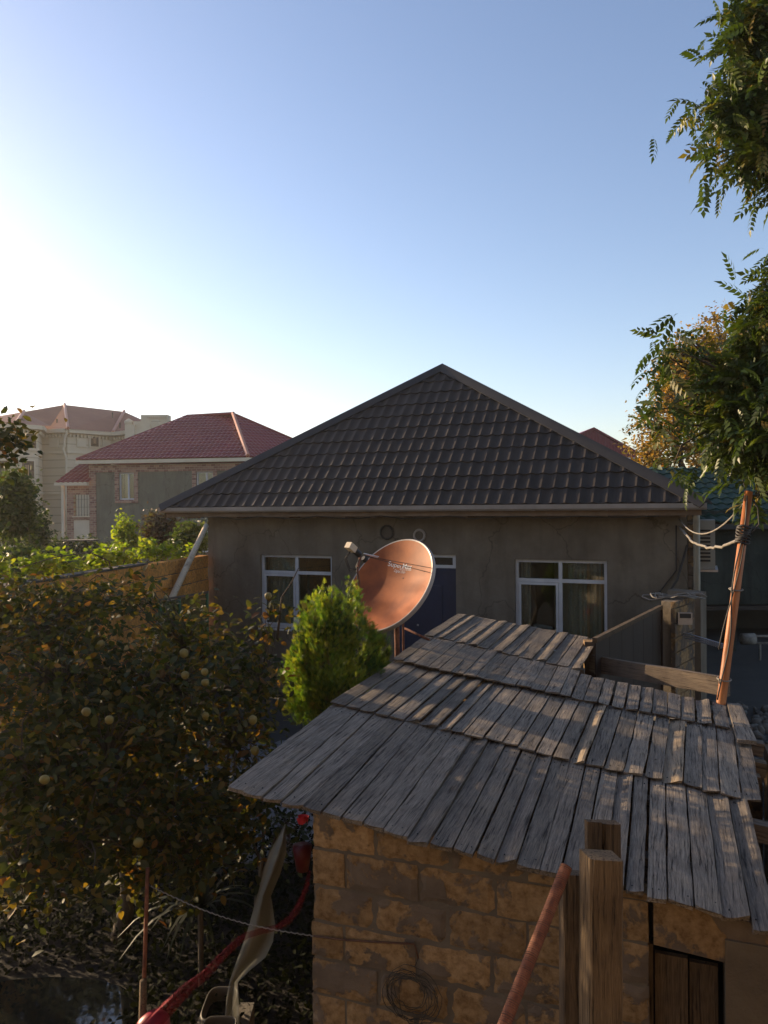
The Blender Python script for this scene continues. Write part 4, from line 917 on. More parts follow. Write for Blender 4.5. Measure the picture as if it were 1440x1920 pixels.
# orange pole
oT, oB = aty(1404, 922, 6.9), aty(1352, 1318, 6.65); oG = oT + (oB - oT) * (oT[2] / (oT[2] - oB[2]))
pole = MB().tube([oG, oB, oB + (oT - oB) * .5, oT], [.042, .04, .038, .035], 14).build('pole', M['orange_pipe'], smooth=True, label='leaning orange brown metal pole with cables tied to it at right', cat='pole')
def pp(t, off=0): return oT + (oB - oT) * t + V(-.037, -.037, 0) * off
mb = MB()
for k in range(8):
    t = .17 + k * .011; c = pp(t); pts = [c + V(.055 * math.cos(a), .055 * math.sin(a), .012 * math.sin(a * 2 + k)) for a in np.linspace(0, 2 * math.pi, 13)]; mb.tube(pts, .011, 5, cap=False)
mb.build('cable_wrap', M['wire_dark'], pole, smooth=True)
for t in (.47, .89):
    c = pp(t); mb = MB(); mb.tube([c + V(.056 * math.cos(a), .056 * math.sin(a), .008 * math.sin(a)) for a in np.linspace(0, 2 * math.pi, 13)], .007, 5, cap=False)
    mb.tube([c + V(-.05, -.03, 0), c + V(-.07, -.05, .02), c + V(-.06, -.05, -.03)], .005, 4); mb.build('tie', M['wire_pale'], pole, smooth=True)
mb = MB(); pts = [pp(t, 1) + V(.02 * math.sin(t * 11), -.01, 0) for t in np.linspace(.02, .98, 24)]; mb.tube(pts, .007, 5)
pts = [pp(t, .8) + V(.05 * math.sin(t * 6) - .02, -.01, 0) for t in np.linspace(.05, .75, 18)]; mb.tube(pts, .006, 5); mb.build('cable', M['wire_dark'], pole, smooth=True)
def sag(a, b, s, n=14, wob=0): return [a + (b - a) * t - V(0, 0, 4 * s * t * (1 - t)) + RNG.normal(size=3) * wob for t in np.linspace(0, 1, n)]
ha = H(sR - .12, -.02, 3.36)
MB().tube(sag(ha, pp(.03), .28), .01, 6).build('cable', M['wire_pale'], smooth=True, label='upper grey cable sagging from the house eave to the orange pole top', cat='cable')
MB().tube(sag(ha - V(0, 0, .12), pp(.22), .2, 22, .008), .016, 6).build('cable', M['wire_pale'], smooth=True, label='lower twisted pale cable looping from the house eave to the orange pole', cat='cable')
mb = MB(); mb.tube(sag(pp(.02), aty(1460, 915, 6.8), .02), .01, 5); 
for k in range(8): c = pp(.02) + V(.08 + .02 * k, 0, .01); mb.tube([c + V(0, .03 * math.cos(a), .03 * math.sin(a)) for a in np.linspace(0, 2 * math.pi, 9)], .006, 4, cap=False)
mb.build('cable', M['wire_dark'], smooth=True, label='dark coiled cable leaving the orange pole top towards the right', cat='cable')
MB().tube(sag(pp(.02), pp(.2) + V(.06, 0, 0), -.02) if False else [pp(.03) + V(.03, 0, 0), pp(.08) + V(.1, 0, 0), pp(.16) + V(.13, 0, 0), pp(.22) + V(.05, 0, 0)], .006, 5).build('cable', M['wire_dark'], smooth=True, label='short dark cable looping at the right side of the orange pole', cat='cable')
s_, z_ = hs(1268, 985)
mb = MB(); mb.tube([H(s_, -.03, z_), H(s_, -.02, 2.55), H(s_ - .25, -.03, 2.2), H(s_ - .4, -.03, 2.05)], .012, 5); mb.tube([H(sR, -.04, 2.95), H(sR - .15, -.08, 2.4), H(sR - .35, -.3, 2.1)], .02, 5)
mb.build('cable', M['wire_dark'], smooth=True, label='dark cables running down the house wall near its right corner', cat='cable')
MB().tube([H(eL + .9 + i * .42, -.48 + .0, 3.41 + .025 * math.sin(i * 2.3) - .01 * (i % 3)) for i in range(21)], .008, 5).build('cable', M['wire_dark'], smooth=True, label='thin dark cable strung loosely under the house eave', cat='cable')
# flood light and comb-like bracket
fl = empty('floodlight', aty(1284, 1160, 10.6), 'small grey solar floodlight fixed on the stone gate pier side', 'lamp')
fp = aty(1284, 1160, 10.3); MB().box(fp - V(.09, 0, .08), V(.18, -.03, 0), V(.0, .06, 0), (0, 0, .16)).build('body', M['steel'], fl); MB().box(fp - V(.07, .012, -.01), V(.14, -.023, 0), V(0, .008, 0), (0, 0, .06)).build('lens', M['dark_inside'], fl)
MB().box(fp - V(.03, -.05, .02), V(.05, 0, 0), V(0, .25, 0), (0, 0, .04)).build('bracket', M['steel'], fl)
rk = empty('bracket_rack', aty(1282, 1190, 10.2), 'perforated metal rack arm reaching out from the gate pier towards the pole', 'rack')
ra, rb = aty(1282, 1186, 10.4), aty(1356, 1208, 10.0)
for k in range(3):
    o_ = V(0, 0, -.035 * k); MB().tube([ra + o_, rb + o_ * .6], .011, 6).build('rail', M['steel'], rk)
for k in range(12):
    c = ra + (rb - ra) * (.45 + .045 * k); MB().tube([c + V(0, 0, .01), c - V(0, 0, .065)], .006, 4).build('tooth', M['pvc'], rk)
# AC on the flank
aco = H(sRR + .02, .5, 2.75); acu = empty('air_conditioner', aco, 'yellowed air conditioner unit on the flank wall behind the downpipe', 'air conditioner')
o = H(sRR + .06, .35, 2.55); axd = nrm(E1 * .55 + E2 * .83)
MB().box(o, E1 * .26, E2 * .8, (0, 0, .78)).build('casing', M['ac'], acu)
for k in range(9): MB().box(o + E1 * .03 - E2 * .012 + V(0, 0, .12 + k * .06), E1 * .16, E2 * .01, (0, 0, .03)).build('slat', M['black_plastic'], acu)
MB().box(o - V(0, 0, .04) - E2 * .05, E1 * .3, E2 * .9, (0, 0, .035)).build('bracket', M['steel'], acu)

# green roofed building to the right
M['mossy'] = render_mat('dark_mossy_render', [(.3, (.03, .034, .028)), (.7, (.055, .06, .05))], .5)
gb = empty('outbuilding', (12, 20.5, 0), 'dark rendered outbuilding with green tiled roof at right behind the pole', 'outbuilding')
gx0 = aty(1285, 1000, 19.6)[0]; zE = aty(1380, 980, 19.3)[2]; zo = aty(1380, 1133, 19.6)[2]
X2 = gx0 + 12
mb = MB().box((gx0, 19.6, zo), (X2 - gx0, 0, 0), (0, .3, 0), (0, 0, zE - zo + .3)); mb.box((gx0, 19.6, 0), (.5, 0, 0), (0, .3, 0), (0, 0, zo)); mb.box((X2 - .5, 19.6, 0), (.5, 0, 0), (0, .3, 0), (0, 0, zo))
mb.box((gx0, 19.9, 0), (.3, 0, 0), (0, 6, 0), (0, 0, zE)); mb.box((X2 - .3, 19.9, 0), (.3, 0, 0), (0, 6, 0), (0, 0, zE)); mb.box((gx0 + .3, 25.6, 0), (X2 - gx0 - .6, 0, 0), (0, .3, 0), (0, 0, zE)); mb.build('wall', M['mossy'], gb)
MB().box((gx0 + .5, 22, 0), (X2 - gx0 - 1, 0, 0), (0, .1, 0), (0, 0, zo + .6)).build('door', M['dark_inside'], gb)  # no real door: dark sheet carrying the shade of the open bay
MB().box((gx0 - .3, 19.36, zo - .12), (X2 - gx0 + .3, 0, 0), (0, .22, 0), (0, 0, .1)).build('lintel', M['gate'], gb)
def wave_roof(name, mat, par, p00, ex, ey, Lx, Ly, wv, st, amp, lift, clip=None, sub=6, taper=None):
    """pressed metal tile sheet as real relief; taper(v) -> (x0,x1) range at height v"""
    nz = nrm(np.cross(ex, ey)); nz = nz if nz[2] > 0 else -nz; mb = MB(); rows = int(math.ceil(Ly / st))
    for r in range(rows):
        y0, y1 = r * st, min((r + 1) * st, Ly)
        x0a, x1a = taper(y0) if taper else (0, Lx); x0b, x1b = taper(y1) if taper else (0, Lx)
        n = max(1, int((x1a - x0a) / wv * sub)); k = len(mb.v)
        for (yy, lf, xa, xb) in ((y0, -.01, x0a, x1a), (y0, lift, x0a, x1a), (y1, 0, x0b, x1b)):
            for i in range(n + 1):
                x = x0a + (x1a - x0a) * i / n; x = min(max(x, xa), xb)
                mb.v.append(tuple(np.array(p00) + ex * x + ey * yy + nz * (lf + amp * (.5 + .5 * math.cos(2 * math.pi * x / wv)))))
        for q in range(2):
            for i in range(n): a = k + q * (n + 1) + i; mb.f.append((a, a + 1, a + n + 2, a + n + 1))
    return mb.build(name, mat, par, smooth=False, kind=None)
eyr = nrm(V(0, 1, .42))
wave_roof('roof', M['green_roof'], gb, V(gx0 - .6, 19.2, zE), V(1, 0, 0), eyr, X2 - gx0 + 1, 4, .3, .38, .05, .035)
MB().add([V(gx0 - .6, 19.2, zE) - eyr * 0 - V(0, 0, .04), V(X2 + .4, 19.2, zE - .04), V(X2 + .4, 19.2, zE - .04) + eyr * 4, V(gx0 - .6, 19.2, zE - .04) + eyr * 4], [(0, 1, 2, 3)]).build('roof_deck', M['timber_dark'], gb)
MB().box((gx0 - .6, 19.15, zE - .16), (X2 - gx0 + 1, 0, 0), (0, .05, 0), (0, 0, .12)).build('fascia', M['black_plastic'], gb)
# things in front of it
cb = aty(1371, 1192, 18.6); MB().box((cb[0] - .12, 18.6, 0), (.24, 0, 0), (0, .3, 0), (0, 0, cb[2] + .12)).build('bollard', M['mossy'], label='stubby concrete post standing before the dark outbuilding opening', cat='post')
ra = aty(1400, 1198, 17.6); rl = empty('trailer_frame', (ra[0], 17.6, 0), 'low metal frame with a white roller lying in the yard', 'frame')
MB().tube([(ra[0] - .12, 17.6, ra[2]), (ra[0] + .18, 17.6, ra[2])], .13, 12).build('roller', M['rubble'], rl, smooth=True)
for k in (0, 1): MB().box((ra[0] + .19, 17.5, ra[2] - .1 + k * .16), (1.2, 0, 0), (0, .04, 0), (0, 0, .04)).build('rail', M['rubble'], rl)
for k in range(3): MB().box((ra[0] + .25 + k * .45, 17.505, 0), (.04, 0, 0), (0, .04, 0), (0, 0, ra[2] - .1)).build('leg', M['rubble'], rl)
# rubble patch
mb = MB(); ico = bmesh.new(); bmesh.ops.create_icosphere(ico, subdivisions=1, radius=1); iv = np.array([v.co for v in ico.verts]); ifc = [tuple(v.index for v in f.verts) for f in ico.faces]; ico.free()
n = 900; P = np.stack([RNG.uniform(3.3, 8.5, n), RNG.uniform(8.2, 13.5, n), RNG.uniform(0, .09, n)], 1); Rm = leaf_dirs(n); Sx = RNG.uniform(.03, .13, (n, 1, 3)); VV = np.einsum('nij,nkj->nki', Rm, iv[None] * Sx) + P[:, None, :]
me = batch_mesh('rubble', VV, ifc, RNG.random(n)); me.materials.append(M['rubble']); o = bpy.data.objects.new('rubble', me); COL.objects.link(o); tag(o, kind='stuff', label='heap of dark stones and rubble spread beyond the board roof', cat='rubble')
# far burgundy gable
fg = empty('distant_house', (13, 45, 0), 'far house whose burgundy gable peeps over the dark roof at right', 'house')
ga, gp_, gc = aty(1060, 828, 45), aty(1113, 805, 45), aty(1188, 848, 45)
gz0 = aty(1188, 858, 45)[2]
mb = MB()
xs = np.linspace(ga[0] - 1, gc[0] + .2, 60)
def gtop(x): return gp_[2] + (x - gp_[0]) * ((ga[2] - gp_[2]) / (ga[0] - gp_[0]) if x < gp_[0] else (gc[2] - gp_[2]) / (gc[0] - gp_[0]))
for i in range(59):
    x0, x1 = xs[i], xs[i + 1]; o_ = .03 * (i % 2)
    mb.prism([(x0, 45 + o_, gz0), (x1, 45 + o_, gz0), (x1, 45 + o_, gtop(x1)), (x0, 45 + o_, gtop(x0))], (0, .1, 0))
mb.build('gable', M['red_roof'], fg)
MB().box((ga[0] - 1, 45.05, 0), (gc[0] - ga[0] + 1.2, 0, 0), (0, 9, 0), (0, 0, gz0 - .01)).build('wall', M['plaster'], fg)
mb = MB(); mb.prism([gp_ + V(0, -.1, .12), gp_ + V(0, -.1, 0), gc + V(.3, -.1, -.12), gc + V(.3, -.1, .0)], (0, 9, 0)); mb.prism([gp_ + V(0, -.1, .12), gp_ + V(0, -.1, 0), V(ga[0] - 1, 44.9, gtop(ga[0] - 1)), V(ga[0] - 1, 44.9, gtop(ga[0] - 1) + .12)], (0, 9, 0)); mb.build('roof', M['red_roof'], fg)
MB().box((gc[0] - 2.5, 44.7, gz0 - .15), (3, 0, 0), (0, .3, 0), (0, 0, .14)).build('eave', M['pvc'], fg)

# ================================================================== SECOND HOUSE (burgundy roof)
rh_ = empty('house', (-11, 40, 0), 'two storey grey green house with burgundy tiled hip roof at left', 'house')
Ca = aty(143, 862, 37.9); Cb = aty(465, 857, 36.7); zE2 = (Ca[2] + Cb[2]) / 2; Ca[2] = Cb[2] = zE2
Cc = Cb + V(4.3, 4.2, 0); RrL = aty(350, 779.5, 42.0); RrR = aty(437, 776.5, 41.0); RrL[2] = RrR[2]; Cd = Ca + V(1.0, 9.5, 0)
fe = nrm(Cb - Ca); Lf = np.linalg.norm(Cb - Ca); fb = V(-fe[1], fe[0], 0)
# front slope relief
m0 = (RrL + RrR) / 2; foot = Ca + fe * ((m0 - Ca) @ fe); up_ = nrm(m0 - foot); Lu = np.linalg.norm(m0 - foot)
la = (RrL - Ca) @ fe; lb = (RrR - Ca) @ fe
wave_roof('roof', M['red_roof'], rh_, Ca, fe, up_, Lf, Lu, .24, .33, .045, .03, sub=5, taper=lambda y: (la * y / Lu, Lf + (lb - Lf) * y / Lu))
# right slope relief
re = nrm(Cc - Cb); Lr = np.linalg.norm(Cc - Cb); ft = Cb + re * ((RrR - Cb) @ re); ur = nrm(RrR - ft); Lur = np.linalg.norm(RrR - ft); ka = (RrR - Cb) @ re
wave_roof('roof', M['red_roof'], rh_, Cb, re, ur, Lr, Lur, .24, .33, .045, .03, sub=5, taper=lambda y: (ka * y / Lur, Lr + (ka - Lr) * y / Lur))
MB().add([Ca, RrL, Cd], [(0, 1, 2)]).add([Cd, RrL, RrR, Cc], [(0, 1, 2, 3)]).build('roof', M['red_roof'], rh_)
MB().tube([RrR + V(0, 0, .05), Cb + V(0, 0, .05)], .11, 6).build('hip_cap', M['red_cap'], rh_)
MB().tube([RrR + V(0, 0, .03), Cc + V(0, 0, .03)], .07, 6).build('hip_cap', M['red_roof'], rh_)
MB().tube([RrL + V(0, 0, .03), RrR + V(0, 0, .03)], .09, 6).build('ridge_cap', M['red_roof'], rh_)
MB().tube([Ca + V(0, 0, .03), RrL + V(0, 0, .03)], .07, 6).build('hip_cap', M['red_roof'], rh_)
MB().box(Ca - V(0, 0, .2) - fe * .05, fe * (Lf + .1), fb * .12, (0, 0, .17)).build('gutter', M['cream'], rh_)
MB().box(Cb - V(0, 0, .2), re * Lr, V(-re[1], re[0], 0) * .12, (0, 0, .17)).build('gutter', M['cream'], rh_)
# walls
wl0 = Ca + fe * .45 + fb * .45; wl0[2] = 0; wLn = Lf - .75; zw = zE2 - .25
RF = lambda s, d, z: wl0 + fe * s + fb * d + V(0, 0, z)
def rs(px, py): p = atp(px, py, wl0, fb) - wl0; return float(p @ fe), float(p[2])
rwin = [(rs(223, 900)[0], rs(252, 900)[0], rs(237, 937)[1], rs(237, 886)[1]), (rs(368, 900)[0], rs(400, 900)[0], rs(384, 937)[1], rs(384, 884)[1]), (rs(366, 1000)[0], rs(392, 1000)[0], rs(380, 1035)[1], rs(380, 987)[1])]
cur = 0; mb = MB()
for (a, b, z0, z1) in rwin[:2]:
    mb.box(RF(cur, 0, 0), fe * (a - cur), fb * .3, (0, 0, zw)); mb.box(RF(a, 0, 0), fe * (b - a), fb * .3, (0, 0, z0)); mb.box(RF(a, 0, z1), fe * (b - a), fb * .3, (0, 0, zw - z1)); cur = b
mb.box(RF(cur, 0, 0), fe * (wLn - cur), fb * .3, (0, 0, zw)); mb.box(RF(0, .3, 0), fe * .3, fb * 8.5, (0, 0, zw)); mb.box(RF(wLn - .3, .3, 0), fe * .3, fb * 8.5, (0, 0, zw)); mb.box(RF(0, 8.8, 0), fe * wLn, fb * .3, (0, 0, zw)); mb.build('wall', M['render_green'], rh_)
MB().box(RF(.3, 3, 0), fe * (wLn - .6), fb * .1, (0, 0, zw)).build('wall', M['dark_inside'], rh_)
for i, (a, b, z0, z1) in enumerate(rwin):
    if i < 2: wq = window(rh_, RF, a, b, z0, z1, .08, [.58], fw=.07)
    else: wq = window(rh_, RF, a, b, z0, z1, -.06, [.5], fw=.06)
    mb = MB(); t = .2
    mb.box(RF(a - t, -.06, z0 - .16), fe * (b - a + 2 * t), fb * .055, (0, 0, .16)); mb.box(RF(a - t, -.06, z1), fe * (b - a + 2 * t), fb * .055, (0, 0, .18))
    mb.box(RF(a - t, -.06, z0), fe * t, fb * .055, (0, 0, z1 - z0)); mb.box(RF(b, -.06, z0), fe * t, fb * .055, (0, 0, z1 - z0)); mb.build('surround', M['facing_brick'], wq)
MB().box(RF(rwin[0][0] + .15, .35, rwin[0][2]), fe * .22, fb * .03, (0, 0, rwin[0][3] - rwin[0][2])).build('curtain', M['drape_and_glint'], rh_)
mb = MB(); mb.box(RF(-.02, -.05, zw - .36), fe * (wLn + .04), fb * .045, (0, 0, .34)); mb.box(RF(-.02, -.05, 0), fe * .36, fb * .045, (0, 0, zw - .37)); mb.build('brick_band', M['facing_brick'], rh_)
MB().box(RF(wLn + .0, -.3, zw - 2.4), fe * .09, fb * .09, (0, 0, 2.4)).build('downpipe', M['cream'], rh_)
# porch
pe = aty(112, 905, 38.2); pr = empty('porch', (pe[0], 38.2, 0), 'brick and cream porch with a small red lean-to roof at the left end', 'porch')
pzt = pe[2]; pw = wl0[0] - pe[0]
wave_roof('roof', M['red_roof'], pr, V(pe[0] - .1, 38.0, pzt), V(1, 0, 0), nrm(V(.55, 1, .75)), pw + .2, 1.9, .24, .33, .045, .03, sub=5)
MB().box((pe[0] - .15, 37.9, pzt - .15), (pw + .15, 0, 0), (0, .12, 0), (0, 0, .14)).build('gutter', M['cream'], pr)
MB().box((pe[0] + .08, 38.15, 0), (.13, 0, 0), (0, .13, 0), (0, 0, pzt - .15)).build('downpipe', M['cream'], pr)
mb = MB(); zs_ = aty(135, 968, 38.3)[2]
mb.box((pe[0] + .3, 38.3, 0), (.33, 0, 0), (0, .3, 0), (0, 0, pzt - .15)); mb.box((pe[0] + .63, 38.3, zs_ - .2), (pw - .63, 0, 0), (0, .3, 0), (0, 0, .15)); mb.box((pe[0] + .63, 38.3, pzt - .6), (pw - .63, 0, 0), (0, .3, 0), (0, 0, .45)); mb.build('brick_pier', M['facing_brick'], pr)
MB().box((pe[0] + .63, 38.33, 0), (pw - .63, 0, 0), (0, .25, 0), (0, 0, zs_ - .2)).build('parapet', M['beam'] if False else M['cream'], pr)
MB().box((pe[0] + .6, 38.2, zs_ - .05), (pw - .6, 0, 0), (0, .45, 0), (0, 0, .05)).build('sill', M['cream'], pr)
for k in range(6): MB().box((pe[0] + .7 + k * .14, 38.4, zs_), (.02, 0, 0), (0, .02, 0), (0, 0, 1.1)).build('railing_bar', M['wire_dark'], pr)
MB().box((pe[0] + .63, 40.5, 0), (pw - .5, 0, 0), (0, .2, 0), (0, 0, pzt)).build('wall', M['render_green'], pr)

# ================================================================== PALE MANSION
mn = empty('mansion', (-27, 64, 0), 'large pale three storey mansion with red brown roof at far left', 'mansion')
hE = aty(127, 804, 60)[2]
def mpt(px, z): p = aty(px, 900, z); return V(p[0], p[1], 0)
pts = [mpt(-260, 60), mpt(-60, 56.6), mpt(30, 56.2), mpt(72, 57.6), mpt(80, 60.6), mpt(127, 60), mpt(210, 63.2), mpt(238, 62.4), mpt(238, 61.9), mpt(318, 61.9), mpt(330, 75), mpt(-260, 78)]
mb = MB().prism([p for p in pts], (0, 0, hE - .3)); mb.build('wall', M['coursed'], mn)
def mface(i): a, b = pts[i], pts[i + 1]; e = nrm(b - a); n_ = V(e[1], -e[0], 0); return a, e, n_
def onface(i, px, py): a, e, n_ = mface(i); p = atp(px, py, a, n_); return float((p - a) @ e), float(p[2])
def slab(i, px0, py0, px1, py1, out, mat, name, par=mn, inset=0):
    a, e, n_ = mface(i); s0, z1 = onface(i, px0, py0); s1, _ = onface(i, px1, py0); _, z0 = onface(i, (px0 + px1) / 2, py1)
    return MB().box(a + e * s0 + n_ * .001 + V(0, 0, z0), e * (s1 - s0), n_ * out, (0, 0, z1 - z0)).build(name, M[mat], par)
M['pale_trim'] = nmat('pale_stone_trim', [(.3, (.48, .41, .3)), (.7, (.56, .48, .35))], .8, .9, .1)
for i in range(0, 9):
    a, e, n_ = mface(i); L = np.linalg.norm(pts[i + 1] - pts[i])
    MB().box(a - e * .1 + V(0, 0, hE - .32), e * (L + .2), n_ * .45, (0, 0, .3)).build('cornice', M['pale_trim'], mn)
    mb = MB(); k = int(L / .32)
    for q in range(k): mb.box(a + e * (q * .32 + .08) + V(0, 0, hE - .62), e * .14, n_ * .2, (0, 0, .22))
    if k: mb.build('dentils', M['pale_trim'], mn, kind='stuff')
    for zz in (hE - 1.9, hE - 5.1): MB().box(a - e * .05 + V(0, 0, zz), e * (L + .1), n_ * .12, (0, 0, .18)).build('string_course', M['pale_trim'], mn)
def mwin(i, x0, y0, x1, y1, grid=True):
    slab(i, x0 - 3, y0 - 3, x1 + 3, y1 + 3, .1, 'pale_trim', 'window_surround')
    a, e, n_ = mface(i); s0, z1 = onface(i, x0, y0); s1, _ = onface(i, x1, y0); _, z0 = onface(i, (x0 + x1) / 2, y1)
    w_ = MB().box(a + e * s0 + n_ * .11 + V(0, 0, z0), e * (s1 - s0), n_ * .02, (0, 0, z1 - z0)).build('window', M['timber_dark'], mn)
    MB().box(a + e * (s0 + .12) + n_ * .131 + V(0, 0, z0 + .1), e * (s1 - s0 - .24), n_ * .01, (0, 0, z1 - z0 - .2)).build('pane', M['dark_inside'], w_)
    if grid:
        MB().box(a + e * (s0 + .2) + n_ * .142 + V(0, 0, z0 + .2), e * ((s1 - s0) * .35), n_ * .01, (0, 0, (z1 - z0) * .62)).build('curtain', M['drape_and_glint'], w_)
        for q in range(7): MB().box(a + e * (s0 + .1 + q * (s1 - s0 - .2) / 6) + n_ * .2 + V(0, 0, z0), e * .03, n_ * .03, (0, 0, z1 - z0)).build('grille_bar', M['wire_dark'], w_)
    return w_
mwin(5, 169, 819, 183, 837); mwin(2, 40, 864, 62, 897); mwin(1, -4, 864, 16, 897, False); mwin(2, 48, 940, 66, 980); mwin(1, 2, 940, 16, 980, False)
mwin(8, 258, 806, 270, 820, False)
for (i, x0, y0, x1, y1) in ((5, 143, 822, 160, 838), (5, 191, 825, 206, 838), (4, 94, 822, 111, 839)): slab(i, x0, y0, x1, y1, .12, 'pale_trim', 'relief_panel')
bq = slab(2, 36, 812, 67, 840, .02, 'dark_inside', 'balcony_opening')
a, e, n_ = mface(2)
s0, zt0 = onface(2, 36, 826); s1, _ = onface(2, 67, 826); _, zb0 = onface(2, 50, 842)
for q in range(10): MB().box(a + e * (s0 + (s1 - s0) * q / 9.5) + n_ * .05 + V(0, 0, zb0), e * .04, n_ * .04, (0, 0, zt0 - zb0)).build('baluster', M['wire_dark'], bq)
# drainpipe
dpp = [(126, 806), (125, 812), (121, 822), (121, 835), (118, 842), (122, 852), (124, 860), (124, 920), (124, 985)]
MB().tube([aty(x, y, 59.75) for x, y in dpp], .1, 8).build('downpipe', M['pale_trim'], mn, smooth=True)
# roofs
e0 = [p + V(0, 0, hE) for p in pts]
def ex_(px, py, z): return aty(px, py, z)
pk, rg = ex_(121, 759, 66), ex_(233, 772, 69); rgl = ex_(75, 775, 63)
A_, B_, C_ = aty(80, 806.5, 60.2) , aty(127.5, 804, 59.5), aty(212, 811, 62.8)
D_ = aty(300, 808, 64)
bpk = ex_(45, 772, 61)
mb = MB()
mb.add([B_, C_, rg, pk], [(0, 1, 2, 3)]); mb.add([C_, D_, rg], [(0, 1, 2)]); mb.add([A_, B_, pk], [(0, 1, 2)]); mb.add([A_, pk, aty(-60, 800, 64)], [(0, 1, 2)]); mb.add([pk, rg, V(rg[0], 80, hE), V(pk[0] - 12, 80, hE)], [(0, 1, 2, 3)]); mb.add([rg, D_, V(D_[0], 80, hE), V(rg[0], 80, hE)], [(0, 1, 2, 3)])
mb.build('roof', M['brown_roof'], mn)
q = [aty(-120, 800, 57.5), aty(-62, 796, 56.1), aty(30, 795, 55.7), aty(72, 797, 57.2), aty(95, 799, 60)]
mb = MB()
for i in range(4): mb.add([q[i], q[i + 1], bpk], [(0, 1, 2)])
mb.add([q[4], bpk, pk], [(0, 1, 2)]); mb.build('roof', M['brown_roof'], mn)
for a, b in ((B_, pk), (q[2], bpk), (C_, rg)): MB().tube([a + V(0, 0, .06), b + V(0, 0, .06)], .13, 6).build('hip_cap', M['red_cap'], mn)
# pediment block
def mbox(px0, py0, px1, z, dep, name, mat): p0 = aty(px0, py0, z); p1 = aty(px1, py0, z); return MB().box((p0[0], z, hE - 1.2), (p1[0] - p0[0], 0, 0), (0, dep, 0), (0, 0, p0[2] - hE + 1.2)).build(name, M[mat], mn)
mbox(264, 778, 314, 61.6, 1.0, 'pediment', 'pale_trim'); mbox(234, 796, 252, 61.3, 1.2, 'pediment', 'pale_trim'); mbox(250, 790, 266, 61.7, .8, 'pediment', 'pale_trim')
for k in range(10): p = aty(276 + k * 3.7, 784, 61.5); MB().box(p, (.09, 0, 0), (0, .12, 0), (0, 0, .12)).build('dentil', M['coursed'], mn)
p = aty(292, 797, 61.55); MB().tube([p + V(0, .1, 0), p - V(0, .12, 0)], [.55, .3], 12).build('crest', M['coursed'], mn)
p = aty(241.5, 793, 61.8); MB().tube([p - V(0, 0, .3), p, p + V(0, 0, .15), p + V(0, 0, .35)], [.2, .35, .35, .05], 10).build('urn', M['pale_trim'], mn)
for (x, y) in ((107, 796), (211, 784), (225, 803)): p = aty(x, y, 61.5); MB().tube([p, p + V(0, 0, .45)], .06, 6).build('roof_vent', M['wire_dark'], mn); 

# the house whose upper floor the view is from, behind the viewer
hb = empty('house', (0, -5, 0), 'two storey rendered house behind the viewpoint', 'house')
M['back_render'] = nmat('sand_render', [(.3, (.22, .17, .11)), (.7, (.3, .235, .16))], 1, .95, .2, 10)
mb = MB(); mb.box((-5, -8, 0), (13, 0, 0), (0, 6.9, 0), (0, 0, 6.6)); mb.build('wall', M['back_render'], hb)
for x in (-3.6, 1.6, 4.6):
    wq = MB().box((x, -1.095, 3.3), (1.4, 0, 0), (0, .05, 0), (0, 0, 1.5)).build('window', M['pvc'], hb); MB().box((x + .07, -1.04, 3.37), (1.26, 0, 0), (0, .01, 0), (0, 0, 1.36)).build('pane', M['dark_inside'], wq)
MB().prism([(-5.5, -.6, 6.6), (8.5, -.6, 6.6), (8.5, -4.5, 8.6), (-5.5, -4.5, 8.6)], (0, 0, .08)).build('roof', M['black_roof'], hb)
MB().prism([(-5.5, -8.6, 6.6), (8.5, -8.6, 6.6), (8.5, -4.5, 8.6), (-5.5, -4.5, 8.6)], (0, 0, .08)).build('roof', M['black_roof'], hb)

# ================================================================== VEGETATION
# quince tree
qb = [pblob(120, 1290, 5.6, 170, 130), pblob(330, 1290, 5.8, 150, 120), pblob(440, 1400, 5.9, 100, 110), pblob(200, 1420, 5.3, 200, 130), pblob(60, 1480, 4.9, 120, 120), pblob(330, 1520, 5.3, 150, 90), pblob(90, 1190, 6.2, 100, 75), pblob(350, 1215, 6.4, 80, 60), pblob(480, 1300, 6.3, 50, 60), pblob(150, 1580, 4.8, 130, 80), pblob(330, 1590, 5.2, 150, 70), pblob(40, 1640, 4.6, 90, 60)]
xt = [aty(x, y, 6.2) for x, y in ((500, 1150), (492, 1165), (505, 1180), (520, 1155), (488, 1185), (470, 1210), (480, 1240), (500, 1135), (515, 1175), (155, 1105), (230, 1110), (60, 1120), (270, 1120))]
for (x0, x1, y0, y1, nn) in ((20, 300, 1085, 1150, 22), (300, 420, 1140, 1190, 10), (420, 530, 1190, 1330, 14)): xt += [aty(random.uniform(x0, x1), random.uniform(y0, y1), random.uniform(5.9, 6.5)) for _ in range(nn)]
quince = plant('quince_tree', 'broad dark quince tree with yellow fruit filling the left foreground', 'tree', (-2.25, 6.4, 0), qb, 900, 13, .1, .068, 'leaf_quince', trunk_r=.06, near=290, clump_extra=xt, fork=.4)
fm = MB(); ico = bmesh.new(); bmesh.ops.create_uvsphere(ico, u_segments=12, v_segments=8, radius=.027); me = bpy.data.meshes.new('quince')
for v in ico.verts: v.co.z *= 1.12; v.co.x *= 1 + .12 * (v.co.z > .01)
ico.to_mesh(me); ico.free(); me.materials.append(M['fruit']); me.polygons.foreach_set('use_smooth', [True] * len(me.polygons))
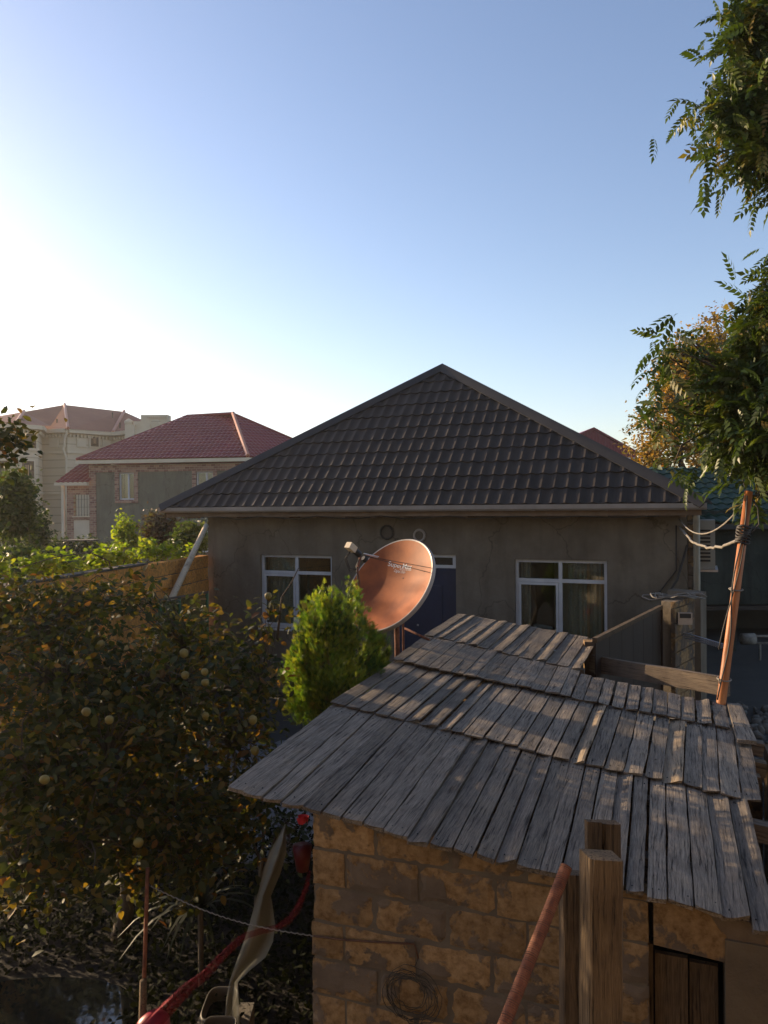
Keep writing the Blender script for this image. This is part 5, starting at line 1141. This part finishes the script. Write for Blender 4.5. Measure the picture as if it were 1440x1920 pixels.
for (x, y, zz) in ((384, 1260, 4.9), (347, 1266, 5.0), (162, 1335, 4.4), (205, 1350, 4.4), (84, 1462, 4.1), (474, 1350, 5.1), (385, 1342, 5.0), (190, 1208, 5.4), (250, 1213, 5.4), (503, 1118, 6.1), (345, 1225, 5.3), (478, 1408, 5.1), (260, 1580, 4.4), (385, 1280, 5.0)):
    inst(me, 'quince', quince, Matrix.Translation(Vector(aty(x, y, zz + .2))) @ Matrix.Rotation(random.random(), 4, 'X') @ Matrix.Scale(random.uniform(.85, 1.15), 4))
tw = MB().tube([aty(520, 1200, 6.2), aty(528, 1120, 6.15), aty(545, 1095, 6.15), aty(560, 1065, 6.15)], [.012, .008, .006, .004], 5).build('branch', M['bark'], quince, smooth=True)

# thujas beside dish
def thuja(base, blobs, label, n, size=.11):
    root = empty('conifer', base, label, 'conifer', 'thuja conifers by the dish'); base = np.array(base, float)
    MB().tube([base, base + V(.02, 0, 1.2), blobs[0][0] + V(0, 0, .3)], [.04, .03, .008], 7).build('trunk', M['bark'], root, smooth=True)
    # one spray: a little fan of scale-leaf shoots
    vs = []; fs = []
    for k in range(7):
        an = (k - 3) * .3; L = 1 - .09 * abs(k - 3); b0 = V(0, .12 * (3 - abs(k - 3)), 0); tip = b0 + V(math.sin(an) * L * .75, math.cos(an) * L * .8, RNG.normal() * .08); wv = V(math.cos(an), -math.sin(an), 0) * .09
        i = len(vs); vs += [b0 - wv * .5, b0 + wv * .5, tip]; mdl = b0 + (tip - b0) * .55; fs.append((i, i + 1, i + 2))
        for s in (-1, 1):
            i = len(vs); t2 = mdl + V(math.sin(an + s * .7) * .26, math.cos(an + s * .7) * .26, .02); vs += [mdl - wv * .4, mdl + wv * .4, t2]; fs.append((i, i + 1, i + 2))
    vs = np.array(vs)
    ctr = in_blob(blobs, n // 26, .3); P = ctr[RNG.integers(0, len(ctr), n)] + RNG.normal(size=(n, 3)) * V(.022, .022, .06); cen = np.array([blobs[0][0][0], blobs[0][0][1]])
    D = np.zeros((n, 3)); D[:, :2] = (P[:, :2] - cen) * 1.3; D[:, 2] = .75; D += RNG.normal(size=(n, 3)) * .3
    N = RNG.normal(size=(n, 3)); Rm = rots(D, N); S_ = size * RNG.uniform(.6, 1.25, n)
    VV = np.einsum('nij,kj->nki', Rm, vs) * S_[:, None, None] + P[:, None, :] - base
    cl = np.array([mnoise.noise(Vector(p * 3.5)) for p in P]) * .5 + .5; rn = np.clip(cl * .9 + RNG.normal(size=n) * .12, 0, .94); rn[RNG.random(n) < .09] = .99
    me = batch_mesh('foliage', VV, fs, rn); me.materials.append(M['leaf_thuja']); o = bpy.data.objects.new('foliage', me); COL.objects.link(o); o.parent = root; o['kind'] = 'stuff'
tz = 6.75
spires = [(548, 1195), (566, 1150), (584, 1118), (600, 1088), (615, 1072), (632, 1100), (652, 1082), (668, 1115), (684, 1140), (702, 1172)]
thuja((aty(620, 1300, tz)[0], tz, 0), [pblob(612, 1240, tz, 52, 95), pblob(575, 1290, tz, 32, 75), pblob(635, 1310, tz, 55, 70)] + [pblob(x, y + 75, tz + random.uniform(-.18, .18), 13, 72) for x, y in spires], 'bright green bushy conifer standing before the dish and board roof', 11500, .05)
thuja((aty(700, 1260, 8.3)[0], 8.3, 0), [pblob(702, 1245, 8.3, 26, 70), pblob(690, 1300, 8.3, 34, 60)], 'smaller darker conifer tucked behind the bright one below the dish', 1500, .09)

# ash tree at right
ar = (6.6, 7.9, 0)
UA = pinnate()
def ab(px, py, z, r, rz=None): return pblob(px, py, z, r, rz)
ashb = [ab(1435, 50, 7.2, 36, 50), ab(1465, 170, 7.3, 60, 110), ab(1395, 200, 7.0, 28, 35), ab(1405, 60, 7.1, 22, 40), ab(1440, 265, 7.1, 35, 35), ab(1510, 60, 7.5, 70, 110), ab(1470, 330, 7.2, 20, 35),
        ab(1462, 560, 7.0, 32, 40), ab(1465, 640, 7.0, 50, 80), ab(1415, 690, 7.2, 40, 50), ab(1368, 712, 7.1, 30, 25), ab(1378, 805, 7.2, 34, 42), ab(1430, 790, 6.8, 50, 80), ab(1510, 740, 7.2, 70, 140), ab(1345, 765, 7.4, 14, 18)]
ashoff = list(in_blob([ab(1680, 500, 7.8, 150, 300), ab(1780, 250, 8.2, 150, 250)], 170))
ext = [aty(x, y, 7.0 + .2 * random.random()) for x, y in ((1318, 195), (1340, 190), (1360, 205), (1300, 200), (1350, 180), (1340, 240), (1350, 285), (1345, 290), (1390, 315), (1360, 35), (1380, 20), (1380, 70), (1400, 130), (1370, 120), (1245, 660), (1262, 655), (1235, 668), (1275, 668), (1250, 680), (1222, 775), (1235, 765), (1250, 790), (1240, 800), (1262, 872), (1430, 500), (1425, 515), (1405, 560), (1415, 585), (1405, 905), (1425, 940))]
plant('ash_tree', 'leafy tree with long drooping compound leaves reaching in from the right edge', 'tree', ar, ashb, 1500, 5, .11, .9, 'leaf_ash', unit=UA, trunk_r=.12, near=280, leafname='compound_leaf', clump_extra=ext + [e + RNG.normal(size=3) * .08 + V(.06, 0, 0) for e in ext] + ashoff, fork_at=(6.3, 7.9, 3.4), droop=-.15, up=1.6)
# autumn tree behind
at = 27.0
plant('autumn_tree', 'round yellow green autumn tree behind the dark house roof at right', 'tree', (aty(1320, 1000, at)[0], at, 0), [pblob(1330, 760, at, 105, 115), pblob(1335, 650, at, 62, 55), pblob(1240, 815, at, 62, 80), pblob(1228, 868, at, 50, 45), pblob(1275, 700, at, 45, 60), pblob(1400, 740, at, 90, 130), pblob(1290, 720, at, 55, 60), pblob(1370, 860, at, 80, 60), pblob(1340, 598, at, 10, 25)], 1700, 14, .2, .13, 'leaf_autumn', trunk_r=.2, fork=.35)
# tree just outside the frame at the upper left, its tips reaching in
plant('fruit_tree', 'fruit tree whose lit leafy branch tip enters at the left edge above the wall', 'tree', (-5.2, 7.3, 0), [((-5.3, 7.3, 3.6), (1.2, 1.1, 1.0)), ((-4.9, 6.6, 2.9), (.9, .8, .7)), ((-5.6, 8.0, 4.4), (.8, .8, .8))], 330, 14, .1, .085, 'leaf_quince', trunk_r=.09, clump_extra=[aty(x, y, 7.0) for x, y in ((-5, 812), (10, 815), (25, 820), (5, 835), (20, 842), (-10, 830), (32, 815), (-8, 845), (0, 850))] * 2)
# trees out of the frame to the west that dapple the roof
plant('garden_tree', 'tall loose tree beyond the garden wall just outside the left edge', 'tree', (-10.6, 14.2, 0), [((-10.6, 14.2, 4.6), (1.9, 2.2, 1.2)), ((-11.2, 15.6, 5.6), (1.5, 1.6, 1.0)), ((-10.9, 12.6, 4.9), (1.4, 1.4, 1.2))], 60, 14, .2, .13, 'leaf_mid', trunk_r=.13)
# plants behind the wall
def shrub(name, label, px, py, z, rpx, rz, n, size, mat, group=None, cat='shrub', per=12, spread=.12, nb=4):
    bl = [pblob(px + random.uniform(-.4, .4) * rpx, py + random.uniform(-.3, .3) * rz, z + random.uniform(-.3, .3), rpx * .6, rz * .65) for _ in range(nb)] + [pblob(px, py, z, rpx * .7, rz * .8)]
    b = aty(px, py, z); return plant(name, label, cat, (b[0], z, 0), bl, n, per, spread, size, mat, trunk_r=.035, group=group)
shrub('garden_tree', 'tall leafy tree at the left edge in front of the mansion', 22, 960, 17, 45, 90, 420, .11, 'leaf_mid', cat='tree', nb=6)
shrub('garden_tree', 'thin pale topped sapling right of the leafy tree below the mansion', 70, 1000, 21, 22, 60, 120, .12, 'leaf_dark', cat='tree')
shrub('hedge_bush', 'dark rounded bush in the garden shade below the mansion', 130, 1045, 27, 85, 40, 420, .16, 'leaf_dark')
shrub('hedge_bush', 'dark bush under the grey green house wall behind the vines', 205, 1065, 24, 70, 45, 300, .15, 'leaf_dark')
shrub('hedge_bush', 'low dark bush at the far left behind the wall', 40, 1065, 16, 70, 40, 260, .12, 'leaf_mid')
shrub('garden_shrub', 'purple leaved shrub against the grey green house', 300, 1000, 21, 45, 48, 260, .12, 'leaf_red')
shrub('garden_shrub', 'upright bright green shrub left of the purple leaved one', 236, 1005, 20.5, 16, 42, 110, .11, 'leaf_vine')
shrub('garden_shrub', 'green shrub between the purple one and the house corner', 355, 1015, 19, 40, 32, 200, .12, 'leaf_mid')
# vine along the wall top
vb = []
for (x, y, r, rz) in ((20, 1075, 22, 14), (60, 1080, 18, 10), (95, 1060, 26, 24), (135, 1055, 24, 22), (170, 1065, 20, 14), (205, 1048, 22, 18), (235, 1045, 18, 12), (262, 1040, 16, 12), (290, 1030, 18, 16), (318, 1035, 14, 8), (345, 1036, 12, 7), (372, 1032, 10, 6), (150, 1085, 14, 8)):
    zz = float(np.interp(x, [0, 390], [9.9, 15.2])); c = aty(x, y, zz); c[0] -= .12; vb.append((c, (r * .85 * zz / FPX, .3, rz * .75 * zz / FPX)))
plant('grape_vine', 'sunlit yellow green vine trailing along the top of the garden wall', 'vine', (-4.3, 12.0, 0), vb, 210, 8, .085, .11, 'leaf_vine', trunk_r=.03, fork=.7)
plant('grape_vine', 'sparse yellowing vine tendrils hanging down the shaded left part of the wall', 'vine', (-3.9, 9.4, 0), [pblob(110, 1150, 9.2, 40, 40), pblob(180, 1130, 9.4, 40, 30), pblob(70, 1180, 8.6, 40, 50), pblob(255, 1120, 9.8, 25, 20), pblob(30, 1150, 8.4, 60, 50)], 240, 9, .1, .1, 'leaf_quince', trunk_r=.02, fork=.7)
# garden table
tp = aty(115, 1013, 24); tb = empty('garden_table', (tp[0] + .4, 24, 0), 'grey garden table top half hidden by plants near the porch', 'table')
MB().box((tp[0], 24, tp[2] - .04), (.95, 0, 0), (0, .7, 0), (0, 0, .04)).build('top', M['concrete'], tb)
for dx in (.08, .83): MB().box((tp[0] + dx, 24.2, 0), (.05, 0, 0), (0, .05, 0), (0, 0, tp[2] - .04)).build('leg', M['beam'], tb)

# lower left corner: rose bush, sword plant, undergrowth
plant('rose_bush', 'rose bush with a single red bloom beside the shed roof corner', 'shrub', (-1.05, 6.4, 0), [pblob(470, 1500, 6.2, 70, 40), pblob(540, 1560, 6.0, 40, 60), pblob(440, 1540, 6.3, 50, 50)], 110, 8, .07, .06, 'leaf_dark', trunk_r=.03)
rb_ = [o for o in COL.objects if o.name.startswith('rose_bush')][0]
mb = MB(); rc = aty(567, 1536, 5.3)
for k in range(9):
    an = k * 2.4; rr_ = .006 + .0035 * k; 
    mb.grid(lambda u, v: rc + V(math.cos(an + (u - .5) * 1.6) * (rr_ + .012 * v), math.sin(an + (u - .5) * 1.6) * (rr_ + .012 * v), (v - .4) * .045 - .0012 * k), 4, 2)
mb.build('rose', M['rose'], rb_, smooth=True)
sw = empty('sword_plant', aty(375, 1650, 5.6) * V(1, 1, 0), 'spiky sword leaved plant in the shade under the quince tree', 'plant'); c = aty(375, 1640, 5.6); lmesh = None
for k in range(46):
    an = random.random() * 6.28; L = random.uniform(.45, .75); tlt = random.uniform(.15, 1.0); mb = MB(); w0 = .016; dv = V(math.cos(an), math.sin(an), 0); sd_v = V(-math.sin(an), math.cos(an), 0)
    pts = [c + V(0, 0, -.25) + dv * L * t * math.sin(tlt) + V(0, 0, L * t * math.cos(tlt) - .75 * L * t * t * tlt) for t in np.linspace(0, 1, 6)]
    for i, p in enumerate(pts): ww = w0 * (1 - (i / 5) ** 2) + .001; mb.v += [tuple(p - sd_v * ww), tuple(p + sd_v * ww)]
    for i in range(5): mb.f.append((2 * i, 2 * i + 1, 2 * i + 3, 2 * i + 2))
    mb.build('leaf', M['leaf_sword'], sw)
MB().tube([c * V(1, 1, 0), c + V(0, 0, -.25)], .02, 8).build('stem', M['bark'], sw)
# undergrowth: one mass
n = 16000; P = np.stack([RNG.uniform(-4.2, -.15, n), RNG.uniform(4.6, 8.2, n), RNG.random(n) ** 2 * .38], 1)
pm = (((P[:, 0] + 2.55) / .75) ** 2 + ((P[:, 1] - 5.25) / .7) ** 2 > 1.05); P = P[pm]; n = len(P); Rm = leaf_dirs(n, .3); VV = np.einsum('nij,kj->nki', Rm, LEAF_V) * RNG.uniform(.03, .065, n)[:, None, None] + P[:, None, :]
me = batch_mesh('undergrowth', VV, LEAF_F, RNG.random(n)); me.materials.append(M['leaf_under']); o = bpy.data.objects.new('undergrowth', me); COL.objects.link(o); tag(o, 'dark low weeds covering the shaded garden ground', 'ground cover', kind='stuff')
# pond
pts = [V(-2.55 + .72 * math.cos(a) * (1 + .1 * math.sin(3 * a)), 5.25 + .66 * math.sin(a) * (1 + .12 * math.cos(2 * a)), .03) for a in np.linspace(0, 2 * math.pi, 33)[:-1]]
MB().add(pts, [tuple(range(32))]).build('water', M['water'], kind='structure')
# bundle bank between the conifer and the shed: grassy darkness
# rusty post, wire
ra_, rb2 = aty(277, 1627, 4.65), aty(270, 1850, 4.6)
rp = MB().tube([V(rb2[0] - .01, 4.6, 0), rb2, ra_], [.014, .013, .012], 7).build('garden_stake', M['rust'], smooth=True, label='thin rusty stake standing in the dark garden at lower left', cat='stake')
MB().tube([V(rb2[0] - .02, 4.57, 0), aty(269, 1838, 4.57)], [.025, .022], 7).build('lower_stake', M['timber'], rp, smooth=True)
wpts = [aty(283, 1662, 4.63) * (1 - t) + wr[0] * t - V(0, 0, .05 * math.sin(math.pi * t)) for t in np.linspace(0, 1, 90)]
wpts = [p + V(0, .003 * math.sin(i * 2.1), .003 * math.cos(i * 2.1)) for i, p in enumerate(wpts)]
MB().tube(wpts, .0035, 4).build('twisted_wire', M['wire_pale'], smooth=True, label='twisted wire stretched from the rusty stake to the shed wall', cat='wire')
MB().tube(sag(aty(398, 1187, 13.5), aty(640, 1290, 9.0), .05), .006, 4).build('clothes_line', M['wire_pale'], smooth=True, label='thin pale line strung in front of the grey house wall', cat='line')
# netting strip
rows = [(1545, 533, 536), (1570, 520, 537), (1600, 505, 537), (1640, 493, 525), (1680, 482, 508), (1705, 475, 512), (1735, 467, 516), (1765, 457, 512), (1795, 446, 498), (1820, 437, 468), (1842, 430, 446), (1870, 425, 447), (1940, 418, 452), (2020, 415, 450)]
mb = MB(); K = 10
for i, (y, xl, xr) in enumerate(rows):
    for j in range(K + 1): u = j / K; mb.v.append(tuple(aty(xl + (xr - xl) * u, y, 4.75 + .05 * math.sin(u * 7 + i * .4) + .02 * math.sin(i * 1.3 + u * 15))))
for i in range(len(rows) - 1):
    for j in range(K): a = i * (K + 1) + j; mb.f.append((a, a + 1, a + K + 2, a + K + 1))
MB_net = mb.build('netting', M['net'], smooth=True, label='translucent white netting strip hanging left of the shed wall', cat='netting')
path = [(580, 1632, 5), (575, 1665, 9), (560, 1700, 13), (545, 1722, 13), (522, 1738, 12), (490, 1746, 11), (462, 1754, 12), (440, 1770, 13), (415, 1795, 14), (385, 1828, 17), (355, 1850, 22), (325, 1880, 26), (300, 1905, 30), (262, 1945, 30)]
mb = MB(); K = 8
for i, (x, y, w_) in enumerate(path):
    x2, y2 = path[min(i + 1, len(path) - 1)][:2]; x1, y1 = path[max(i - 1, 0)][:2]; tx, ty = x2 - x1, y2 - y1; L = math.hypot(tx, ty); nx, ny = -ty / L, tx / L
    for j in range(K + 1): u = j / K - .5; mb.v.append(tuple(aty(x + nx * w_ * u, y + ny * w_ * u, 4.55 + .05 * math.sin(j * 1.9 + i * .5) * (w_ / 20) - .02 * i)))
for i in range(len(path) - 1):
    for j in range(K): a = i * (K + 1) + j; mb.f.append((a, a + 1, a + K + 2, a + K + 1))
mb.build('red_sash', M['tulle'], smooth=True, label='twisted red tulle sash tied from the shed corner down to the stake', cat='sash')
p = aty(567, 1606, 5.0); mb = MB(); mb.tube([p - V(0, 0, .09), p, p + V(0, 0, .07), p + V(0, 0, .075), p + V(0, 0, .02)], [.04, .055, .065, .055, .045], 14); mb.build('flower_pot', M['pot_red'], smooth=True, label='dull red plastic pot hanging behind the shed corner', cat='pot')
p = aty(289, 1925, 4.5)
ico = bmesh.new(); bmesh.ops.create_uvsphere(ico, u_segments=20, v_segments=12, radius=.1); me = bpy.data.meshes.new('bundle')
for v in ico.verts: v.co *= 1 + .12 * mnoise.noise(v.co * 14); v.co.z *= .85
ico.to_mesh(me); ico.free(); me.materials.append(M['pink']); me.polygons.foreach_set('use_smooth', [True] * len(me.polygons)); o = bpy.data.objects.new('cloth_bundle', me); COL.objects.link(o); o.location = Vector(p); tag(o, 'bright magenta bundle at the foot of the rusty stake', 'bundle')
# tubs
def tub(px, py, z, wx, wy, hh, label):
    c = aty(px, py, z); mb = MB(); rings = []; n = 28
    def rr2(a, sx, sy): ca, sa = math.cos(a), math.sin(a); return (sx * math.copysign(abs(ca) ** .5, ca), sy * math.copysign(abs(sa) ** .5, sa))
    prof = [(1.0, 0), (1.05, -.012), (1.0, -.02), (.86, -hh), (.84, -hh), (.95, -.012), (.95, 0)]
    k0 = 0
    for (f, dz) in prof:
        for i in range(n): x, y = rr2(2 * math.pi * i / n, wx * f, wy * f); mb.v.append((c[0] + x, c[1] + y, c[2] + dz))
    for q in range(len(prof)):
        q2 = (q + 1) % len(prof)
        for i in range(n): mb.f.append((q * n + i, q * n + (i + 1) % n, q2 * n + (i + 1) % n, q2 * n + i))
    o = mb.build('tub', M['tub'], label=label, cat='tub', group='tubs at the lower left', smooth=True)
    zz = c[2] - hh * .55; MB().add([(c[0] + rr2(2 * math.pi * i / n, wx * .9, wy * .9)[0], c[1] + rr2(2 * math.pi * i / n, wx * .9, wy * .9)[1], zz) for i in range(n)], [tuple(range(n))]).build('water_surface', M['water'], o)
    MB().prism([(c[0] + rr2(2 * math.pi * i / n, wx * .85, wy * .85)[0], c[1] + rr2(2 * math.pi * i / n, wx * .85, wy * .85)[1], c[2] - hh) for i in range(n)], (0, 0, .005)).build('base', M['tub'], o)
    return c[2] - hh
h1 = tub(412, 1880, 4.95, .1, .17, .16, 'dirty white tub of water behind the netting, the upper one')
c = aty(412, 1880, 4.95); MB().box((c[0] - .16, 4.7, 0), (.34, 0, 0), (0, .5, 0), (0, 0, h1 - .002)).build('stand', M['rubble'], label='rough stone stand carrying the upper tub', cat='stand')
tub(410, 1925, 4.6, .1, .1, .12, 'dirty white tub at the bottom edge, below the other tub')

# ------------------------------------------------------------------ evening haze
hm_, ns, ls, b = newmat('haze'); ns.remove(b); pv_ = ns.new('ShaderNodeVolumePrincipled'); pv_.inputs['Color'].default_value = (1, .95, .88, 1)
pv_.inputs['Density'].default_value = .0006; pv_.inputs['Anisotropy'].default_value = .55; ls.new(pv_.outputs[0], ns['Material Output'].inputs['Volume'])
MB().box((-405, -65, -1), (810, 0, 0), (0, 670, 0), (0, 0, 16)).build('haze', hm_, kind='stuff', label='thin warm evening haze over the gardens', cat='haze')
